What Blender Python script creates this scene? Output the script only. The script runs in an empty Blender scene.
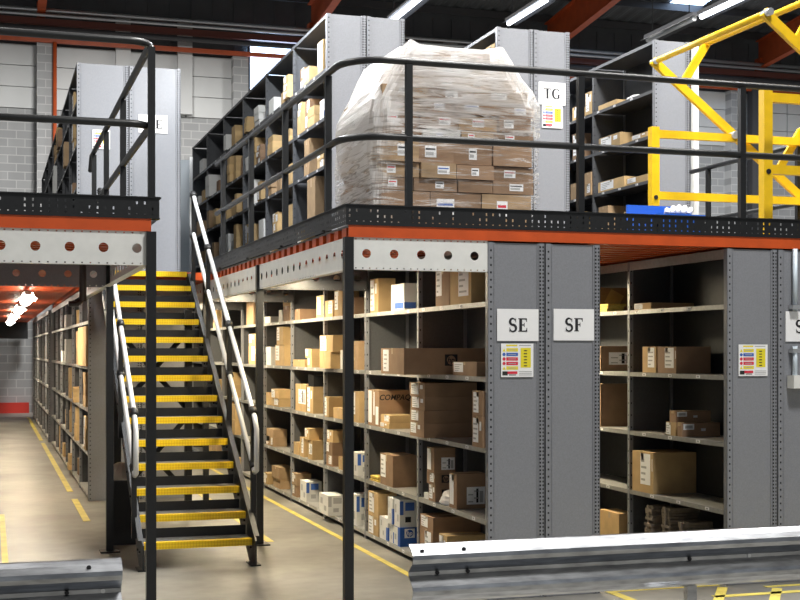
import bpy, math, random
from mathutils import Vector, Matrix
R = random.Random(7)
C = bpy.context.scene.collection
F, U0, V0, H = 1296.0, 400.0, 350.0, 1.70
S, K = .3015, .9535            # heading of the lens against the building grid

# ---------- survey helpers (building grid from sight lines) ----------
def ray(u):
    o = (u - U0) / F
    return (S + o * K, K - o * S)
def Yat(u, x):
    a, b = ray(u); return x * b / a
def Xat(u, y):
    a, b = ray(u); return y * a / b
def Dp(x, y): return x * S + y * K
def Zat(v, x, y): return H - (v - V0) * Dp(x, y) / F

# ---------- mesh builder ----------
WL = {}
def wl(o):
    return WL.get(o.name, Vector((0, 0, 0))) if o else Vector((0, 0, 0))

class MB:
    def __init__(s): s.v = []; s.f = []; s.m = []; s.sm = []
    def face(s, pts, m=0, smooth=False):
        i = len(s.v); s.v += [tuple(p) for p in pts]
        s.f.append(tuple(range(i, i + len(pts)))); s.m.append(m); s.sm.append(smooth)
    def box(s, x0, x1, y0, y1, z0, z1, m=0):
        i = len(s.v)
        s.v += [(x0, y0, z0), (x1, y0, z0), (x1, y1, z0), (x0, y1, z0), (x0, y0, z1), (x1, y0, z1), (x1, y1, z1), (x0, y1, z1)]
        for q in ((0, 3, 2, 1), (4, 5, 6, 7), (0, 1, 5, 4), (1, 2, 6, 5), (2, 3, 7, 6), (3, 0, 4, 7)):
            s.f.append(tuple(i + k for k in q)); s.m.append(m); s.sm.append(False)
        return s
    def bar(s, p, q, w, h, up=(0, 0, 1), m=0):
        p, q = Vector(p), Vector(q); d = (q - p).normalized(); up = Vector(up)
        a = d.cross(up)
        if a.length < 1e-4: a = d.cross(Vector((0, 1, 0)))
        a.normalize(); b = a.cross(d).normalized(); a *= w / 2; b *= h / 2
        i = len(s.v)
        for c in (p, q):
            for sa, sb in ((-1, -1), (1, -1), (1, 1), (-1, 1)): s.v.append(tuple(c + a * sa + b * sb))
        for q4 in ((0, 1, 2, 3), (7, 6, 5, 4), (0, 4, 5, 1), (1, 5, 6, 2), (2, 6, 7, 3), (3, 7, 4, 0)):
            s.f.append(tuple(i + k for k in q4)); s.m.append(m); s.sm.append(False)
        return s
    def tube(s, pts, r, n=10, m=0, caps=True):
        pts = [Vector(p) for p in pts]
        base = len(s.v); ref = None
        for k, p in enumerate(pts):
            if k == 0: d = pts[1] - p
            elif k == len(pts) - 1: d = p - pts[k - 1]
            else: d = (pts[k + 1] - p).normalized() + (p - pts[k - 1]).normalized()
            d.normalize()
            if ref is None:
                ref = d.cross(Vector((0, 0, 1)))
                if ref.length < .05: ref = d.cross(Vector((1, 0, 0)))
            a = (ref - d * ref.dot(d)).normalized(); b = d.cross(a); ref = a
            for j in range(n):
                t = 2 * math.pi * j / n
                s.v.append(tuple(p + a * (r * math.cos(t)) + b * (r * math.sin(t))))
        for k in range(len(pts) - 1):
            for j in range(n):
                a0 = base + k * n + j; a1 = base + k * n + (j + 1) % n
                s.f.append((a0, a1, a1 + n, a0 + n)); s.m.append(m); s.sm.append(True)
        if caps:
            s.f.append(tuple(base + j for j in reversed(range(n)))); s.m.append(m); s.sm.append(False)
            e = base + (len(pts) - 1) * n
            s.f.append(tuple(e + j for j in range(n))); s.m.append(m); s.sm.append(False)
        return s
    def holed(s, o, ud, vd, us, vs, open_, m=0):
        """sheet over break points us x vs; open_(i,j) True leaves a hole"""
        o, ud, vd = Vector(o), Vector(ud), Vector(vd)
        for i in range(len(us) - 1):
            for j in range(len(vs) - 1):
                if open_(i, j): continue
                s.face([o + ud * us[i] + vd * vs[j], o + ud * us[i + 1] + vd * vs[j], o + ud * us[i + 1] + vd * vs[j + 1], o + ud * us[i] + vd * vs[j + 1]], m)
        return s
    def ringcell(s, o, ud, vd, u0, u1, v0, v1, cu, cv, r, m=0, n=16):
        """rectangle with one round hole"""
        o, ud, vd = Vector(o), Vector(ud), Vector(vd)
        P = lambda a, b: o + ud * a + vd * b
        inner, outer = [], []
        for k in range(n):
            t = 2 * math.pi * (k + .5) / n; c, d = math.cos(t), math.sin(t)
            inner.append(P(cu + r * c, cv + r * d))
            k1 = (u1 - cu if c > 0 else cu - u0) / max(abs(c), 1e-6); k2 = (v1 - cv if d > 0 else cv - v0) / max(abs(d), 1e-6)
            kk = min(k1, k2); outer.append((cu + kk * c, cv + kk * d, c, d))
        for k in range(n):
            a, b = outer[k], outer[(k + 1) % n]
            pts = [inner[k], P(a[0], a[1])]
            ea = 0 if abs(abs(a[0] - cu) - (u1 - u0) / 2) < 1e-6 else 1
            eb = 0 if abs(abs(b[0] - cu) - (u1 - u0) / 2) < 1e-6 else 1
            if ea != eb: pts.append(P(u1 if a[2] + b[2] > 0 else u0, v1 if a[3] + b[3] > 0 else v0))
            pts += [P(b[0], b[1]), inner[(k + 1) % n]]
            s.face(pts, m)
        return s
    def build(s, name, mats, parent=None, base=None, props=None):
        me = bpy.data.meshes.new(name)
        off = wl(parent) if parent else Vector(base or (0, 0, 0))
        me.from_pydata([(a - off.x, b - off.y, c - off.z) for a, b, c in s.v], [], s.f)
        if not isinstance(mats, (list, tuple)): mats = [mats]
        for x in mats: me.materials.append(x)
        me.polygons.foreach_set('material_index', s.m)
        me.polygons.foreach_set('use_smooth', s.sm)
        me.update()
        o = bpy.data.objects.new(name, me); C.objects.link(o)
        if parent: o.parent = parent
        else: o.location = off
        WL[o.name] = off.copy()
        for k, v in (props or {}).items(): o[k] = v
        return o

def thing(name, label, cat, loc, group=None):
    o = bpy.data.objects.new(name, None); C.objects.link(o); o.empty_display_size = .1
    o.location = loc; o['label'] = label; o['category'] = cat
    if group: o['group'] = group
    WL[o.name] = Vector(loc); return o
def tag(label, cat, group=None, kind=None):
    d = {'label': label, 'category': cat}
    if group: d['group'] = group
    if kind: d['kind'] = kind
    return d
ST = {'kind': 'structure'}

# ---------- materials ----------
def mat(name, col, rough=.5, metal=0., noise=None, scale=8., bump=0., emit=None, spec=.5, stretch=None, detail=4):
    m = bpy.data.materials.new(name); m.use_nodes = True
    nt = m.node_tree; b = nt.nodes['Principled BSDF']
    b.inputs['Base Color'].default_value = (*col, 1); b.inputs['Roughness'].default_value = rough
    b.inputs['Metallic'].default_value = metal; b.inputs['Specular IOR Level'].default_value = spec
    if emit:
        b.inputs['Emission Color'].default_value = (*emit[0], 1); b.inputs['Emission Strength'].default_value = emit[1]
    if noise or bump:
        tc = nt.nodes.new('ShaderNodeTexCoord'); nz = nt.nodes.new('ShaderNodeTexNoise')
        nz.inputs['Scale'].default_value = scale; nz.inputs['Detail'].default_value = detail
        if stretch:
            mp = nt.nodes.new('ShaderNodeMapping'); mp.inputs['Scale'].default_value = stretch
            nt.links.new(tc.outputs['Object'], mp.inputs['Vector']); nt.links.new(mp.outputs['Vector'], nz.inputs['Vector'])
        else: nt.links.new(tc.outputs['Object'], nz.inputs['Vector'])
        if noise:
            cr = nt.nodes.new('ShaderNodeValToRGB')
            cr.color_ramp.elements[0].position = .3; cr.color_ramp.elements[1].position = .72
            cr.color_ramp.elements[0].color = (*[c * (1 - noise) for c in col], 1)
            cr.color_ramp.elements[1].color = (*[min(1, c * (1 + noise)) for c in col], 1)
            nt.links.new(nz.outputs['Fac'], cr.inputs['Fac']); nt.links.new(cr.outputs['Color'], b.inputs['Base Color'])
        if bump:
            bp = nt.nodes.new('ShaderNodeBump'); bp.inputs['Strength'].default_value = bump; bp.inputs['Distance'].default_value = .01
            nt.links.new(nz.outputs['Fac'], bp.inputs['Height']); nt.links.new(bp.outputs['Normal'], b.inputs['Normal'])
    return m
M = {}
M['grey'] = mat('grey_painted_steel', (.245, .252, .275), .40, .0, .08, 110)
M['shelf'] = mat('galvanised_shelf', (.40, .40, .39), .38, .3, .12, 30)
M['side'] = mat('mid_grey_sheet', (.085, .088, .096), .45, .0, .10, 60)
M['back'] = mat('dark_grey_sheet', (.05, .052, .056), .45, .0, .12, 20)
M['black'] = mat('black_painted_steel', (.009, .0095, .0105), .42, .0, .2, 30)
M['orange'] = mat('orange_deck_steel', (.60, .085, .012), .42, .0, .12, 6)
M['rafter'] = mat('orange_rafter_paint', (.44, .075, .018), .5, .0, .15, 3)
M['white'] = mat('white_painted_steel', (.82, .82, .79), .4, .0, .05, 12)
M['pipe'] = mat('white_handrail_paint', (.80, .81, .82), .25, .15)
M['yellow'] = mat('yellow_safety_paint', (.90, .56, .01), .4, .0, .08, 10)
M['galv'] = mat('galvanised_barrier', (.37, .38, .40), .30, 1., .30, 7, stretch=(1, 4, 4))
M['tread'] = mat('tread_plate_grey', (.14, .14, .14), .5, .3, .4, 60)
M['brown'] = mat('brown_cardboard', (.31, .195, .118), .85, 0, .12, 9)
M['tan'] = mat('tan_cardboard', (.56, .385, .185), .85, 0, .10, 9)
M['kraft'] = mat('kraft_cardboard', (.43, .29, .165), .85, 0, .12, 9)
def vary(m, lo=.82, hi=1.14):
    nt = m.node_tree; b = nt.nodes['Principled BSDF']; src = b.inputs['Base Color'].links[0].from_socket
    oi = nt.nodes.new('ShaderNodeObjectInfo'); mr = nt.nodes.new('ShaderNodeMapRange'); mr.inputs['To Min'].default_value = lo; mr.inputs['To Max'].default_value = hi
    hs = nt.nodes.new('ShaderNodeHueSaturation'); nt.links.new(oi.outputs['Random'], mr.inputs['Value']); nt.links.new(mr.outputs[0], hs.inputs['Value'])
    nt.links.new(src, hs.inputs['Color']); nt.links.new(hs.outputs['Color'], b.inputs['Base Color'])
for k_ in ('brown', 'tan', 'kraft'): vary(M[k_])
M['carton_white'] = mat('white_cardboard', (.76, .76, .74), .7, 0, .05, 8)
M['carton_blue'] = mat('blue_printed_card', (.02, .10, .42), .55)
M['paper'] = mat('white_paper', (.93, .93, .94), .8)
M['ink'] = mat('black_ink', (.012, .012, .016), .7)
M['tape'] = mat('brown_parcel_tape', (.50, .36, .20), .35)
M['lab_y'] = mat('yellow_print', (.85, .72, .03), .7)
M['lab_b'] = mat('blue_print', (.05, .14, .50), .7)
M['lab_r'] = mat('red_print', (.72, .03, .06), .7)
M['lab_k'] = mat('notice_black_print', (.02, .02, .02), .7)
M['lab_g'] = mat('grey_print', (.45, .45, .45), .7)
M['wood'] = mat('pallet_wood', (.42, .29, .16), .8, 0, .2, 10)
M['roof'] = mat('roof_sheet', (.095, .10, .107), .6, .0, .1, 2)
M['purlin'] = mat('dark_purlin_steel', (.06, .06, .065), .6)
M['clad'] = mat('white_cladding', (.62, .63, .63), .6, 0, .04, 1)
M['redtrim'] = mat('red_kerb_paint', (.50, .03, .02), .5)
M['brownpaint'] = mat('brown_red_pipe_paint', (.17, .05, .035), .45)
M['darkpipe'] = mat('dark_brown_pipe', (.03, .016, .013), .35)
M['silver'] = mat('silver_pipe', (.62, .64, .66), .3, .7)
M['plastic_blue'] = mat('blue_plastic', (.02, .13, .62), .35)
M['plastic_white'] = mat('white_film', (.86, .86, .86), .35, 0, .05, 20, .4)
M['black_rubber'] = mat('black_plastic', (.012, .012, .013), .5)
M['cream'] = mat('cream_sack', (.55, .50, .40), .8, 0, .1, 10, .3)
M['lamp'] = mat('lit_lamp_tube', (1, 1, 1), .5, emit=((1, .93, .80), 9.))
M['lampw'] = mat('lit_cool_lamp_tube', (1, 1, 1), .5, emit=((.80, .88, 1.), 3.2))
M['sky_glass'] = mat('daylit_translucent_sheet', (.9, .95, 1), .5, emit=((.50, .70, 1.), 4.))
M['paleblue'] = mat('pale_blue_panel', (.60, .68, .76), .5)
M['yellow_pack'] = mat('yellow_envelope', (.75, .55, .12), .8, 0, .15, 30)
M['bundle'] = mat('grey_brown_bundle', (.22, .18, .14), .8, 0, .3, 20)

def brick_mat():
    m = bpy.data.materials.new('grey_blockwork'); m.use_nodes = True; nt = m.node_tree; b = nt.nodes['Principled BSDF']
    tc = nt.nodes.new('ShaderNodeTexCoord'); mp = nt.nodes.new('ShaderNodeMapping')
    mp.inputs['Rotation'].default_value = (math.radians(90), 0, 0)
    br = nt.nodes.new('ShaderNodeTexBrick'); br.inputs['Scale'].default_value = 1.
    br.inputs['Brick Width'].default_value = .45; br.inputs['Row Height'].default_value = .225; br.inputs['Mortar Size'].default_value = .012
    br.inputs['Color1'].default_value = (.31, .315, .32, 1); br.inputs['Color2'].default_value = (.37, .375, .38, 1); br.inputs['Mortar'].default_value = (.50, .50, .50, 1)
    nt.links.new(tc.outputs['Object'], mp.inputs['Vector']); nt.links.new(mp.outputs['Vector'], br.inputs['Vector'])
    nt.links.new(br.outputs['Color'], b.inputs['Base Color']); b.inputs['Roughness'].default_value = .9
    return m
M['block'] = brick_mat()

def floor_mat():
    m = bpy.data.materials.new('worn_concrete_floor'); m.use_nodes = True; nt = m.node_tree; b = nt.nodes['Principled BSDF']
    tc = nt.nodes.new('ShaderNodeTexCoord')
    def nz(sc, det):
        n = nt.nodes.new('ShaderNodeTexNoise'); n.inputs['Scale'].default_value = sc; n.inputs['Detail'].default_value = det
        nt.links.new(tc.outputs['Object'], n.inputs['Vector']); return n
    a, c = nz(.9, 6), nz(7, 8)
    r1 = nt.nodes.new('ShaderNodeValToRGB'); r1.color_ramp.elements[0].position = .35; r1.color_ramp.elements[1].position = .68
    r1.color_ramp.elements[0].color = (.15, .143, .126, 1); r1.color_ramp.elements[1].color = (.31, .297, .265, 1)
    r2 = nt.nodes.new('ShaderNodeValToRGB'); r2.color_ramp.elements[0].position = .3; r2.color_ramp.elements[1].position = .7
    r2.color_ramp.elements[0].color = (.78, .78, .78, 1); r2.color_ramp.elements[1].color = (1, 1, 1, 1)
    mx = nt.nodes.new('ShaderNodeMixRGB'); mx.blend_type = 'MULTIPLY'; mx.inputs['Fac'].default_value = 1
    nt.links.new(a.outputs['Fac'], r1.inputs['Fac']); nt.links.new(c.outputs['Fac'], r2.inputs['Fac'])
    nt.links.new(r1.outputs['Color'], mx.inputs['Color1']); nt.links.new(r2.outputs['Color'], mx.inputs['Color2'])
    nt.links.new(mx.outputs['Color'], b.inputs['Base Color']); b.inputs['Roughness'].default_value = .42
    return m
M['floor'] = floor_mat()
M['line'] = mat('yellow_floor_paint', (.60, .49, .10), .5, 0, .2, 6)

def checker_yellow():
    m = mat('yellow_checker_nosing', (.88, .54, .01), .4)
    nt = m.node_tree; b = nt.nodes['Principled BSDF']
    tc = nt.nodes.new('ShaderNodeTexCoord'); mp = nt.nodes.new('ShaderNodeMapping')
    mp.inputs['Rotation'].default_value = (0, math.radians(45), 0)
    ck = nt.nodes.new('ShaderNodeTexChecker'); ck.inputs['Scale'].default_value = 60
    ck.inputs['Color1'].default_value = (.95, .66, .015, 1); ck.inputs['Color2'].default_value = (.82, .52, .010, 1)
    nt.links.new(tc.outputs['Object'], mp.inputs['Vector']); nt.links.new(mp.outputs['Vector'], ck.inputs['Vector'])
    nt.links.new(ck.outputs['Color'], b.inputs['Base Color']); return m
M['nosing'] = checker_yellow()

def wrap_mat():
    m = bpy.data.materials.new('clear_stretch_wrap'); m.use_nodes = True; nt = m.node_tree
    for n in list(nt.nodes):
        if n.type == 'BSDF_PRINCIPLED': nt.nodes.remove(n)
    out = [n for n in nt.nodes if n.type == 'OUTPUT_MATERIAL'][0]
    tc = nt.nodes.new('ShaderNodeTexCoord'); mp = nt.nodes.new('ShaderNodeMapping')
    mp.inputs['Rotation'].default_value = (0, .35, 0); mp.inputs['Scale'].default_value = (1.1, 1.1, 14)
    nz = nt.nodes.new('ShaderNodeTexNoise'); nz.inputs['Scale'].default_value = 2.0; nz.inputs['Detail'].default_value = 10; nz.inputs['Roughness'].default_value = .62; nz.inputs['Distortion'].default_value = 1.2
    sx = nt.nodes.new('ShaderNodeSeparateXYZ')
    nt.links.new(tc.outputs['Object'], sx.inputs[0])
    # more turns of film near the top of the load
    mr = nt.nodes.new('ShaderNodeMapRange'); mr.inputs['From Min'].default_value = .6; mr.inputs['From Max'].default_value = 1.25
    mr.inputs['To Min'].default_value = -.02; mr.inputs['To Max'].default_value = .24
    nt.links.new(sx.outputs['Z'], mr.inputs['Value'])
    ml = nt.nodes.new('ShaderNodeMapRange'); ml.inputs['From Min'].default_value = -.45; ml.inputs['From Max'].default_value = -.72
    ml.inputs['To Min'].default_value = 0; ml.inputs['To Max'].default_value = .24
    nt.links.new(sx.outputs['X'], ml.inputs['Value'])
    ad = nt.nodes.new('ShaderNodeMath'); ad.operation = 'ADD'; ad2 = nt.nodes.new('ShaderNodeMath'); ad2.operation = 'ADD'
    nt.links.new(nz.outputs['Fac'], ad.inputs[0]); nt.links.new(mr.outputs[0], ad.inputs[1])
    nt.links.new(ad.outputs[0], ad2.inputs[0]); nt.links.new(ml.outputs[0], ad2.inputs[1])
    cr = nt.nodes.new('ShaderNodeValToRGB'); cr.color_ramp.elements[0].position = .50; cr.color_ramp.elements[1].position = .74
    cr.color_ramp.elements[0].color = (.02, .02, .02, 1); cr.color_ramp.elements[1].color = (.90, .90, .90, 1)
    nt.links.new(tc.outputs['Object'], mp.inputs['Vector']); nt.links.new(mp.outputs['Vector'], nz.inputs['Vector']); nt.links.new(ad2.outputs[0], cr.inputs['Fac'])
    tr = nt.nodes.new('ShaderNodeBsdfTransparent'); p = nt.nodes.new('ShaderNodeBsdfPrincipled')
    p.inputs['Base Color'].default_value = (.88, .88, .88, 1); p.inputs['Roughness'].default_value = .3
    bp = nt.nodes.new('ShaderNodeBump'); bp.inputs['Strength'].default_value = .4; bp.inputs['Distance'].default_value = .02
    nt.links.new(nz.outputs['Fac'], bp.inputs['Height']); nt.links.new(bp.outputs['Normal'], p.inputs['Normal'])
    tl = nt.nodes.new('ShaderNodeBsdfTranslucent'); tl.inputs['Color'].default_value = (.95, .95, .95, 1)
    mt_ = nt.nodes.new('ShaderNodeMixShader'); mt_.inputs['Fac'].default_value = .45
    nt.links.new(p.outputs[0], mt_.inputs[1]); nt.links.new(tl.outputs[0], mt_.inputs[2])
    mx = nt.nodes.new('ShaderNodeMixShader')
    nt.links.new(cr.outputs['Color'], mx.inputs['Fac']); nt.links.new(tr.outputs[0], mx.inputs[1]); nt.links.new(mt_.outputs[0], mx.inputs[2])
    nt.links.new(mx.outputs[0], out.inputs['Surface'])
    return m
M['wrap'] = wrap_mat()

# ---------- lettering ----------
def strip(pts, ws):
    L, Rr = [], []
    for k, (x, y) in enumerate(pts):
        a = pts[max(0, k - 1)]; b = pts[min(len(pts) - 1, k + 1)]
        dx, dy = b[0] - a[0], b[1] - a[1]; n = math.hypot(dx, dy) or 1
        nx, ny = -dy / n, dx / n; w = ws[k] / 2
        L.append((x + nx * w, y + ny * w)); Rr.append((x - nx * w, y - ny * w))
    return [[L[k], L[k + 1], Rr[k + 1], Rr[k]] for k in range(len(pts) - 1)]
def rc(x0, x1, y0, y1): return [(x0, y0), (x1, y0), (x1, y1), (x0, y1)]
def glyph(c):
    if c == 'T':
        return [rc(0, .66, .92, 1), rc(.23, .43, 0, .95), rc(.15, .51, 0, .045), rc(0, .035, .74, 1), rc(.625, .66, .74, 1), [(0, .80), (.12, .95), (0, .95)], [(.66, .80), (.66, .95), (.54, .95)]], .66
    if c in 'EF':
        q = [rc(.09, .30, 0, 1), rc(.02, .36, .93, 1), rc(.02, .36, 0, .07), rc(.1, .64, .91, 1), rc(.27, .46, .46, .55), rc(.42, .47, .36, .66), rc(.59, .64, .74, 1), [(.64, .78), (.64, .95), (.50, .95)]]
        if c == 'E': q += [rc(.1, .66, 0, .09), rc(.605, .66, 0, .28), [(.66, .24), (.50, .05), (.66, .05)]]
        return q, .66
    if c == 'S':
        pts, ws = [], []
        for k in range(11):
            t = math.radians(25 + 245 * k / 10); pts.append((.29 + .2 * math.cos(t), .745 + .235 * math.sin(t))); ws.append(.075 + .11 * math.sin(math.pi * min(1, max(0, (k - 1) / 11))))
        pts = pts[:-1]; ws = ws[:-1]
        for k in range(12):
            t = math.radians(80 - 245 * k / 11); pts.append((.29 + .225 * math.cos(t), .265 + .25 * math.sin(t))); ws.append(.185 - .115 * (k / 11) ** 1.3)
        q = strip(pts, ws); q += [rc(.475, .51, .70, 1.0), rc(.05, .085, 0, .32)]
        return q, .56
    if c == 'G':
        pts, ws = [], []
        for k in range(19):
            t = math.radians(38 + 282 * k / 18); pts.append((.39 + .31 * math.cos(t), .5 + .475 * math.sin(t)))
            ws.append(.075 + .14 * abs(math.cos(t)) * (1 if math.cos(t) < 0 else .3))
        q = strip(pts, ws) + [rc(.53, .70, .05, .42), rc(.45, .78, .40, .445), rc(.63, .665, .70, 1.0)]
        return q, .78
def letters(mb, text, o, ud, vd, h, gap=.1, m=0, center=True):
    o, ud, vd = Vector(o), Vector(ud), Vector(vd)
    gl = [glyph(c) for c in text]; tot = sum(g[1] for g in gl) + gap * (len(gl) - 1)
    x = -tot / 2 if center else 0
    for q, w in gl:
        for k, poly in enumerate(q):
            mb.face([o + ud * ((x + a) * h * 1.12) + vd * ((b - .5) * h) + ud.cross(vd) * (.00012 * k) for a, b in poly], m)
        x += w + gap
_tx = {}
def textpoly(body):
    if body in _tx: return _tx[body]
    cu = bpy.data.curves.new('lettering', 'FONT'); cu.body = body; cu.size = 1; cu.align_x = 'CENTER'; cu.align_y = 'CENTER'; cu.resolution_u = 3; cu.offset = .02
    ob = bpy.data.objects.new('lettering', cu); C.objects.link(ob)
    bpy.context.view_layer.update()
    me = bpy.data.meshes.new_from_object(ob.evaluated_get(bpy.context.evaluated_depsgraph_get()))
    res = [[(me.vertices[i].co.x, me.vertices[i].co.y) for i in p.vertices] for p in me.polygons]
    bpy.data.objects.remove(ob); bpy.data.curves.remove(cu); bpy.data.meshes.remove(me)
    _tx[body] = res; return res
def sans(mb, body, o, ud, vd, size, m=0):
    o, ud, vd = Vector(o), Vector(ud), Vector(vd)
    for poly in textpoly(body): mb.face([o + ud * (a * size) + vd * (b * size) for a, b in poly], m)

# =====================================================================
# SETTING
# =====================================================================
def roofz(y): return 11.75 + (36.6 - y) * .105
fb = MB().box(-9, 27.5, -3, 36.8, -.2, 0)
floor = fb.build('floor', M['floor'], None, (0, 0, 0), ST)
def fline(x0, x1, y0, y1):
    MB().box(x0, x1, y0, y1, 0, .003).build('floor_marking', M['line'], floor)
fline(2.99, 3.045, 7.0, 22); fline(2.33, 2.40, 11.3, 20)
for a, b in ((13.2, 15.2), (16.0, 24.5), (25.2, 34)): fline(.88, .95, a, b)
fline(.09, .14, 8.6, 14)
fline(4.12, 5.02, 8.22, 8.29); fline(4.12, 4.19, 6.9, 8.22); fline(4.75, 7.0, 7.82, 7.89); fline(5.3, 7.0, 8.05, 8.1)
def diag(p, q):
    d = MB(); d.bar((*p, .0015), (*q, .0015), .07, .003); d.build('floor_marking', M['line'], floor)
diag((4.2, 7.0), (5.0, 8.15)); diag((4.55, 6.9), (5.35, 8.0))

wb = MB().box(-9, 27.5, 36.6, 36.8, 0, 8.25)
wall_back = wb.build('wall_back', M['block'], None, (0, 36.6, 0), ST)
x = -9.0
while x < 27.5:
    for z in (8.25, 8.83, 9.41):
        MB().box(x + .02, min(27.5, x + 1.76), 36.55, 36.8, z + .01, z + .57).build('cladding_panel', M['clad'], wall_back)
    x += 1.78
up = MB().box(-9, 27.5, 36.62, 36.8, 9.99, 12.)
for k in range(60):
    xx = -9 + k * .6; up.box(xx, xx + .04, 36.59, 36.63, 9.99, 11.6)
up.build('upper_sheeting', M['roof'], wall_back)
for k in range(6):
    xp = 1.2 + 5.33 * (k - 1)
    MB().box(xp, xp + .42, 36.2, 36.6, 0, 10.0).build('wall_pilaster', M['block'], None, (xp, 36.4, 0), ST)
for xp in (3.3, 5.0, 9.1, 10.2, 12.9, 14.6, 18.8, 20.6):
    MB().box(xp, xp + .4, 36.35, 36.53, 8.3, 10.9).build('wall_post', M['clad'], None, (xp, 36.4, 8.3), ST)
MB().box(27.5, 27.7, -3, 36.8, 0, 15.5).build('wall_right', M['clad'], None, (27.5, 17, 0), ST)
MB().box(-9.2, -9, -3, 36.8, 0, 15.5).build('wall_left', M['clad'], None, (-9, 17, 0), ST)
MB().box(-9, 1.0, 36.4, 36.58, 0, .28).build('trim_1', M['redtrim'], None, (0, 36.5, 0), ST)
MB().box(-9, 27.5, 36.1, 36.2, 9.98, 10.10).build('trim_2', M['rafter'], None, (9, 36.2, 9.7), ST)
MB().box(-9, 27.5, 35.95, 36.1, 10.42, 10.58).build('trim_3', M['brownpaint'], None, (9, 36, 10.2), ST)
# window high in the wall
wx0, wx1, wz0, wz1 = 7.05, 8.6, 9.0, 10.36
wn = MB().box(wx0, wx1, 36.44, 36.5, wz0, wz1)
window = wn.build('window_1', M['sky_glass'], None, (wx0, 36.5, wz0), ST)
wf = MB()
wf.box(wx0 - .06, wx0, 36.4, 36.54, wz0 - .06, wz1 + .06); wf.box(wx1, wx1 + .06, 36.4, 36.54, wz0 - .06, wz1 + .06)
wf.box(wx0, wx1, 36.4, 36.54, wz1, wz1 + .06); wf.box(wx0, wx1, 36.4, 36.54, wz0 - .06, wz0)
wf.build('window_frame', M['purlin'], window)
# roof
y0r, y1r = -3., 36.8
rb = MB()
n = 90
prof = []
for k in range(n * 4 + 1):
    xx = -9.2 + k * (36.9 / (n * 4)); prof.append((xx, .05 if k % 4 in (1, 2) else 0))
for (xa, za), (xb, zb) in zip(prof, prof[1:]):
    rb.face([(xa, y0r, roofz(y0r) + za), (xb, y0r, roofz(y0r) + zb), (xb, y1r, roofz(y1r) + zb), (xa, y1r, roofz(y1r) + za)])
ceiling = rb.build('ceiling', M['roof'], None, (9, 17, 12), ST)
for k in range(20):
    yy = 36 - k * 1.75
    MB().box(-9, 27.5, yy - .035, yy + .035, roofz(yy) - .22, roofz(yy) - .01).build('purlin', M['purlin'], ceiling)
for k in range(5):
    xr = 1.4 + 7.35 * (k - 0)
    if k == 0: xr = 1.3
    r = MB()
    def sect(y, d):
        return y, roofz(y) - .24, roofz(y) - .24 - d
    ys = [sect(36.1, .88), sect(33.0, .9), sect(28, .9), sect(4, .9)]
    for (ya, ta, ba), (yb, tb, bb) in zip(ys, ys[1:]):
        for w, (p0, p1) in ((.012, None),) if False else ():
            pass
        r.face([(xr, ya, ta), (xr, yb, tb), (xr, yb, bb), (xr, ya, ba)])
        for zA, zB, s_ in ((ba, bb, -1), (ta, tb, 1)):
            r.bar((xr, ya, zA), (xr, yb, zB), .22, .025)
    r.bar((xr, 36.0, 10.62), (xr, 36.0, 11.0), .22, .3)
    r.build('rafter', M['rafter'], ceiling)
    MB().box(xr - .25, xr + .25, 36.05, 36.34, 0, 10.3).build('wall_column', M['purlin'], None, (xr, 36.2, 0), ST) if k else None
for xs in (19.2,):   # rooflights
    r = MB()
    r.face([(xs, 26, roofz(26) - .012), (xs + 1.1, 26, roofz(26) - .012), (xs + 1.1, 34.2, roofz(34.2) - .012), (xs, 34.2, roofz(34.2) - .012)])
    r.build('rooflight', M['sky_glass'], ceiling)
for z, y, rr, mm in ((10.76, 35.8, .06, 'silver'), (10.62, 35.75, .045, 'silver'), (10.28, 35.9, .07, 'purlin')):
    MB().tube([(-8.9, y, z), (27.4, y, z)], rr, 8).build('service_pipe', M[mm], None, (9, y, z),
        tag({10.76: 'thick silver service pipe, the highest along the back wall', 10.62: 'thin silver service pipe just below the highest one on back wall', 10.28: 'dark service pipe above the orange rail on back wall'}[z], 'pipe'))
MB().tube([(1.66, 36.1, 0), (1.66, 36.1, 10.0)], .055, 10).build('riser_pipe', M['rafter'], None, (1.66, 36.1, 0), tag('upright red pipe on the back wall beside a block pier', 'pipe'))

# =====================================================================
# MEZZANINE
# =====================================================================
DZ = 2.52
def deck(root, x0, x1, y0, y1, fascia=True):
    d = MB()
    d.box(x0, x1, y0, y1, DZ - .015, DZ, 1)
    y = y0 + .05
    while y < y1 - .12:
        d.box(x0, x1, y, y + .11, DZ - .075, DZ - .015, 0); y += .21
    if fascia: d.box(x0, x1, y0 - .012, y0, DZ - .078, DZ + .002, 0)
    d.build('floor_deck', [M['orange'], M['tread']], root)
def beam_plate(root, o, ud, L, name='perforated_beam', mat_='white', h=.212, flange=(0, 1, 0), pt=.207):
    """white channel with round holes; o = lower left corner of its face"""
    b = MB(); o = Vector(o); ud = Vector(ud); up = Vector((0, 0, 1)); fl = Vector(flange)
    n = max(1, round(L / pt)); p = L / n
    for k in range(n):
        b.ringcell(o, ud, up, k * p, (k + 1) * p, .02, h - .02, (k + .5) * p, h * .5, .030)
        # small fixing holes in the top and bottom margins
        for v0, v1 in ((0, .02), (h - .02, h)):
            us = [k * p]
            for j in range(4): us += [k * p + (j + .35) * p / 4, k * p + (j + .55) * p / 4]
            us.append((k + 1) * p)
            b.holed(o, ud, up, us, [v0, v0 + .006, v1 - .006, v1], lambda i, j: j == 1 and i % 2 == 1)
    for z in (0, h):
        b.face([o + up * z, o + ud * L + up * z, o + ud * L + up * z + fl * .06, o + up * z + fl * .06])
    return b.build(name, M[mat_], root)
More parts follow.
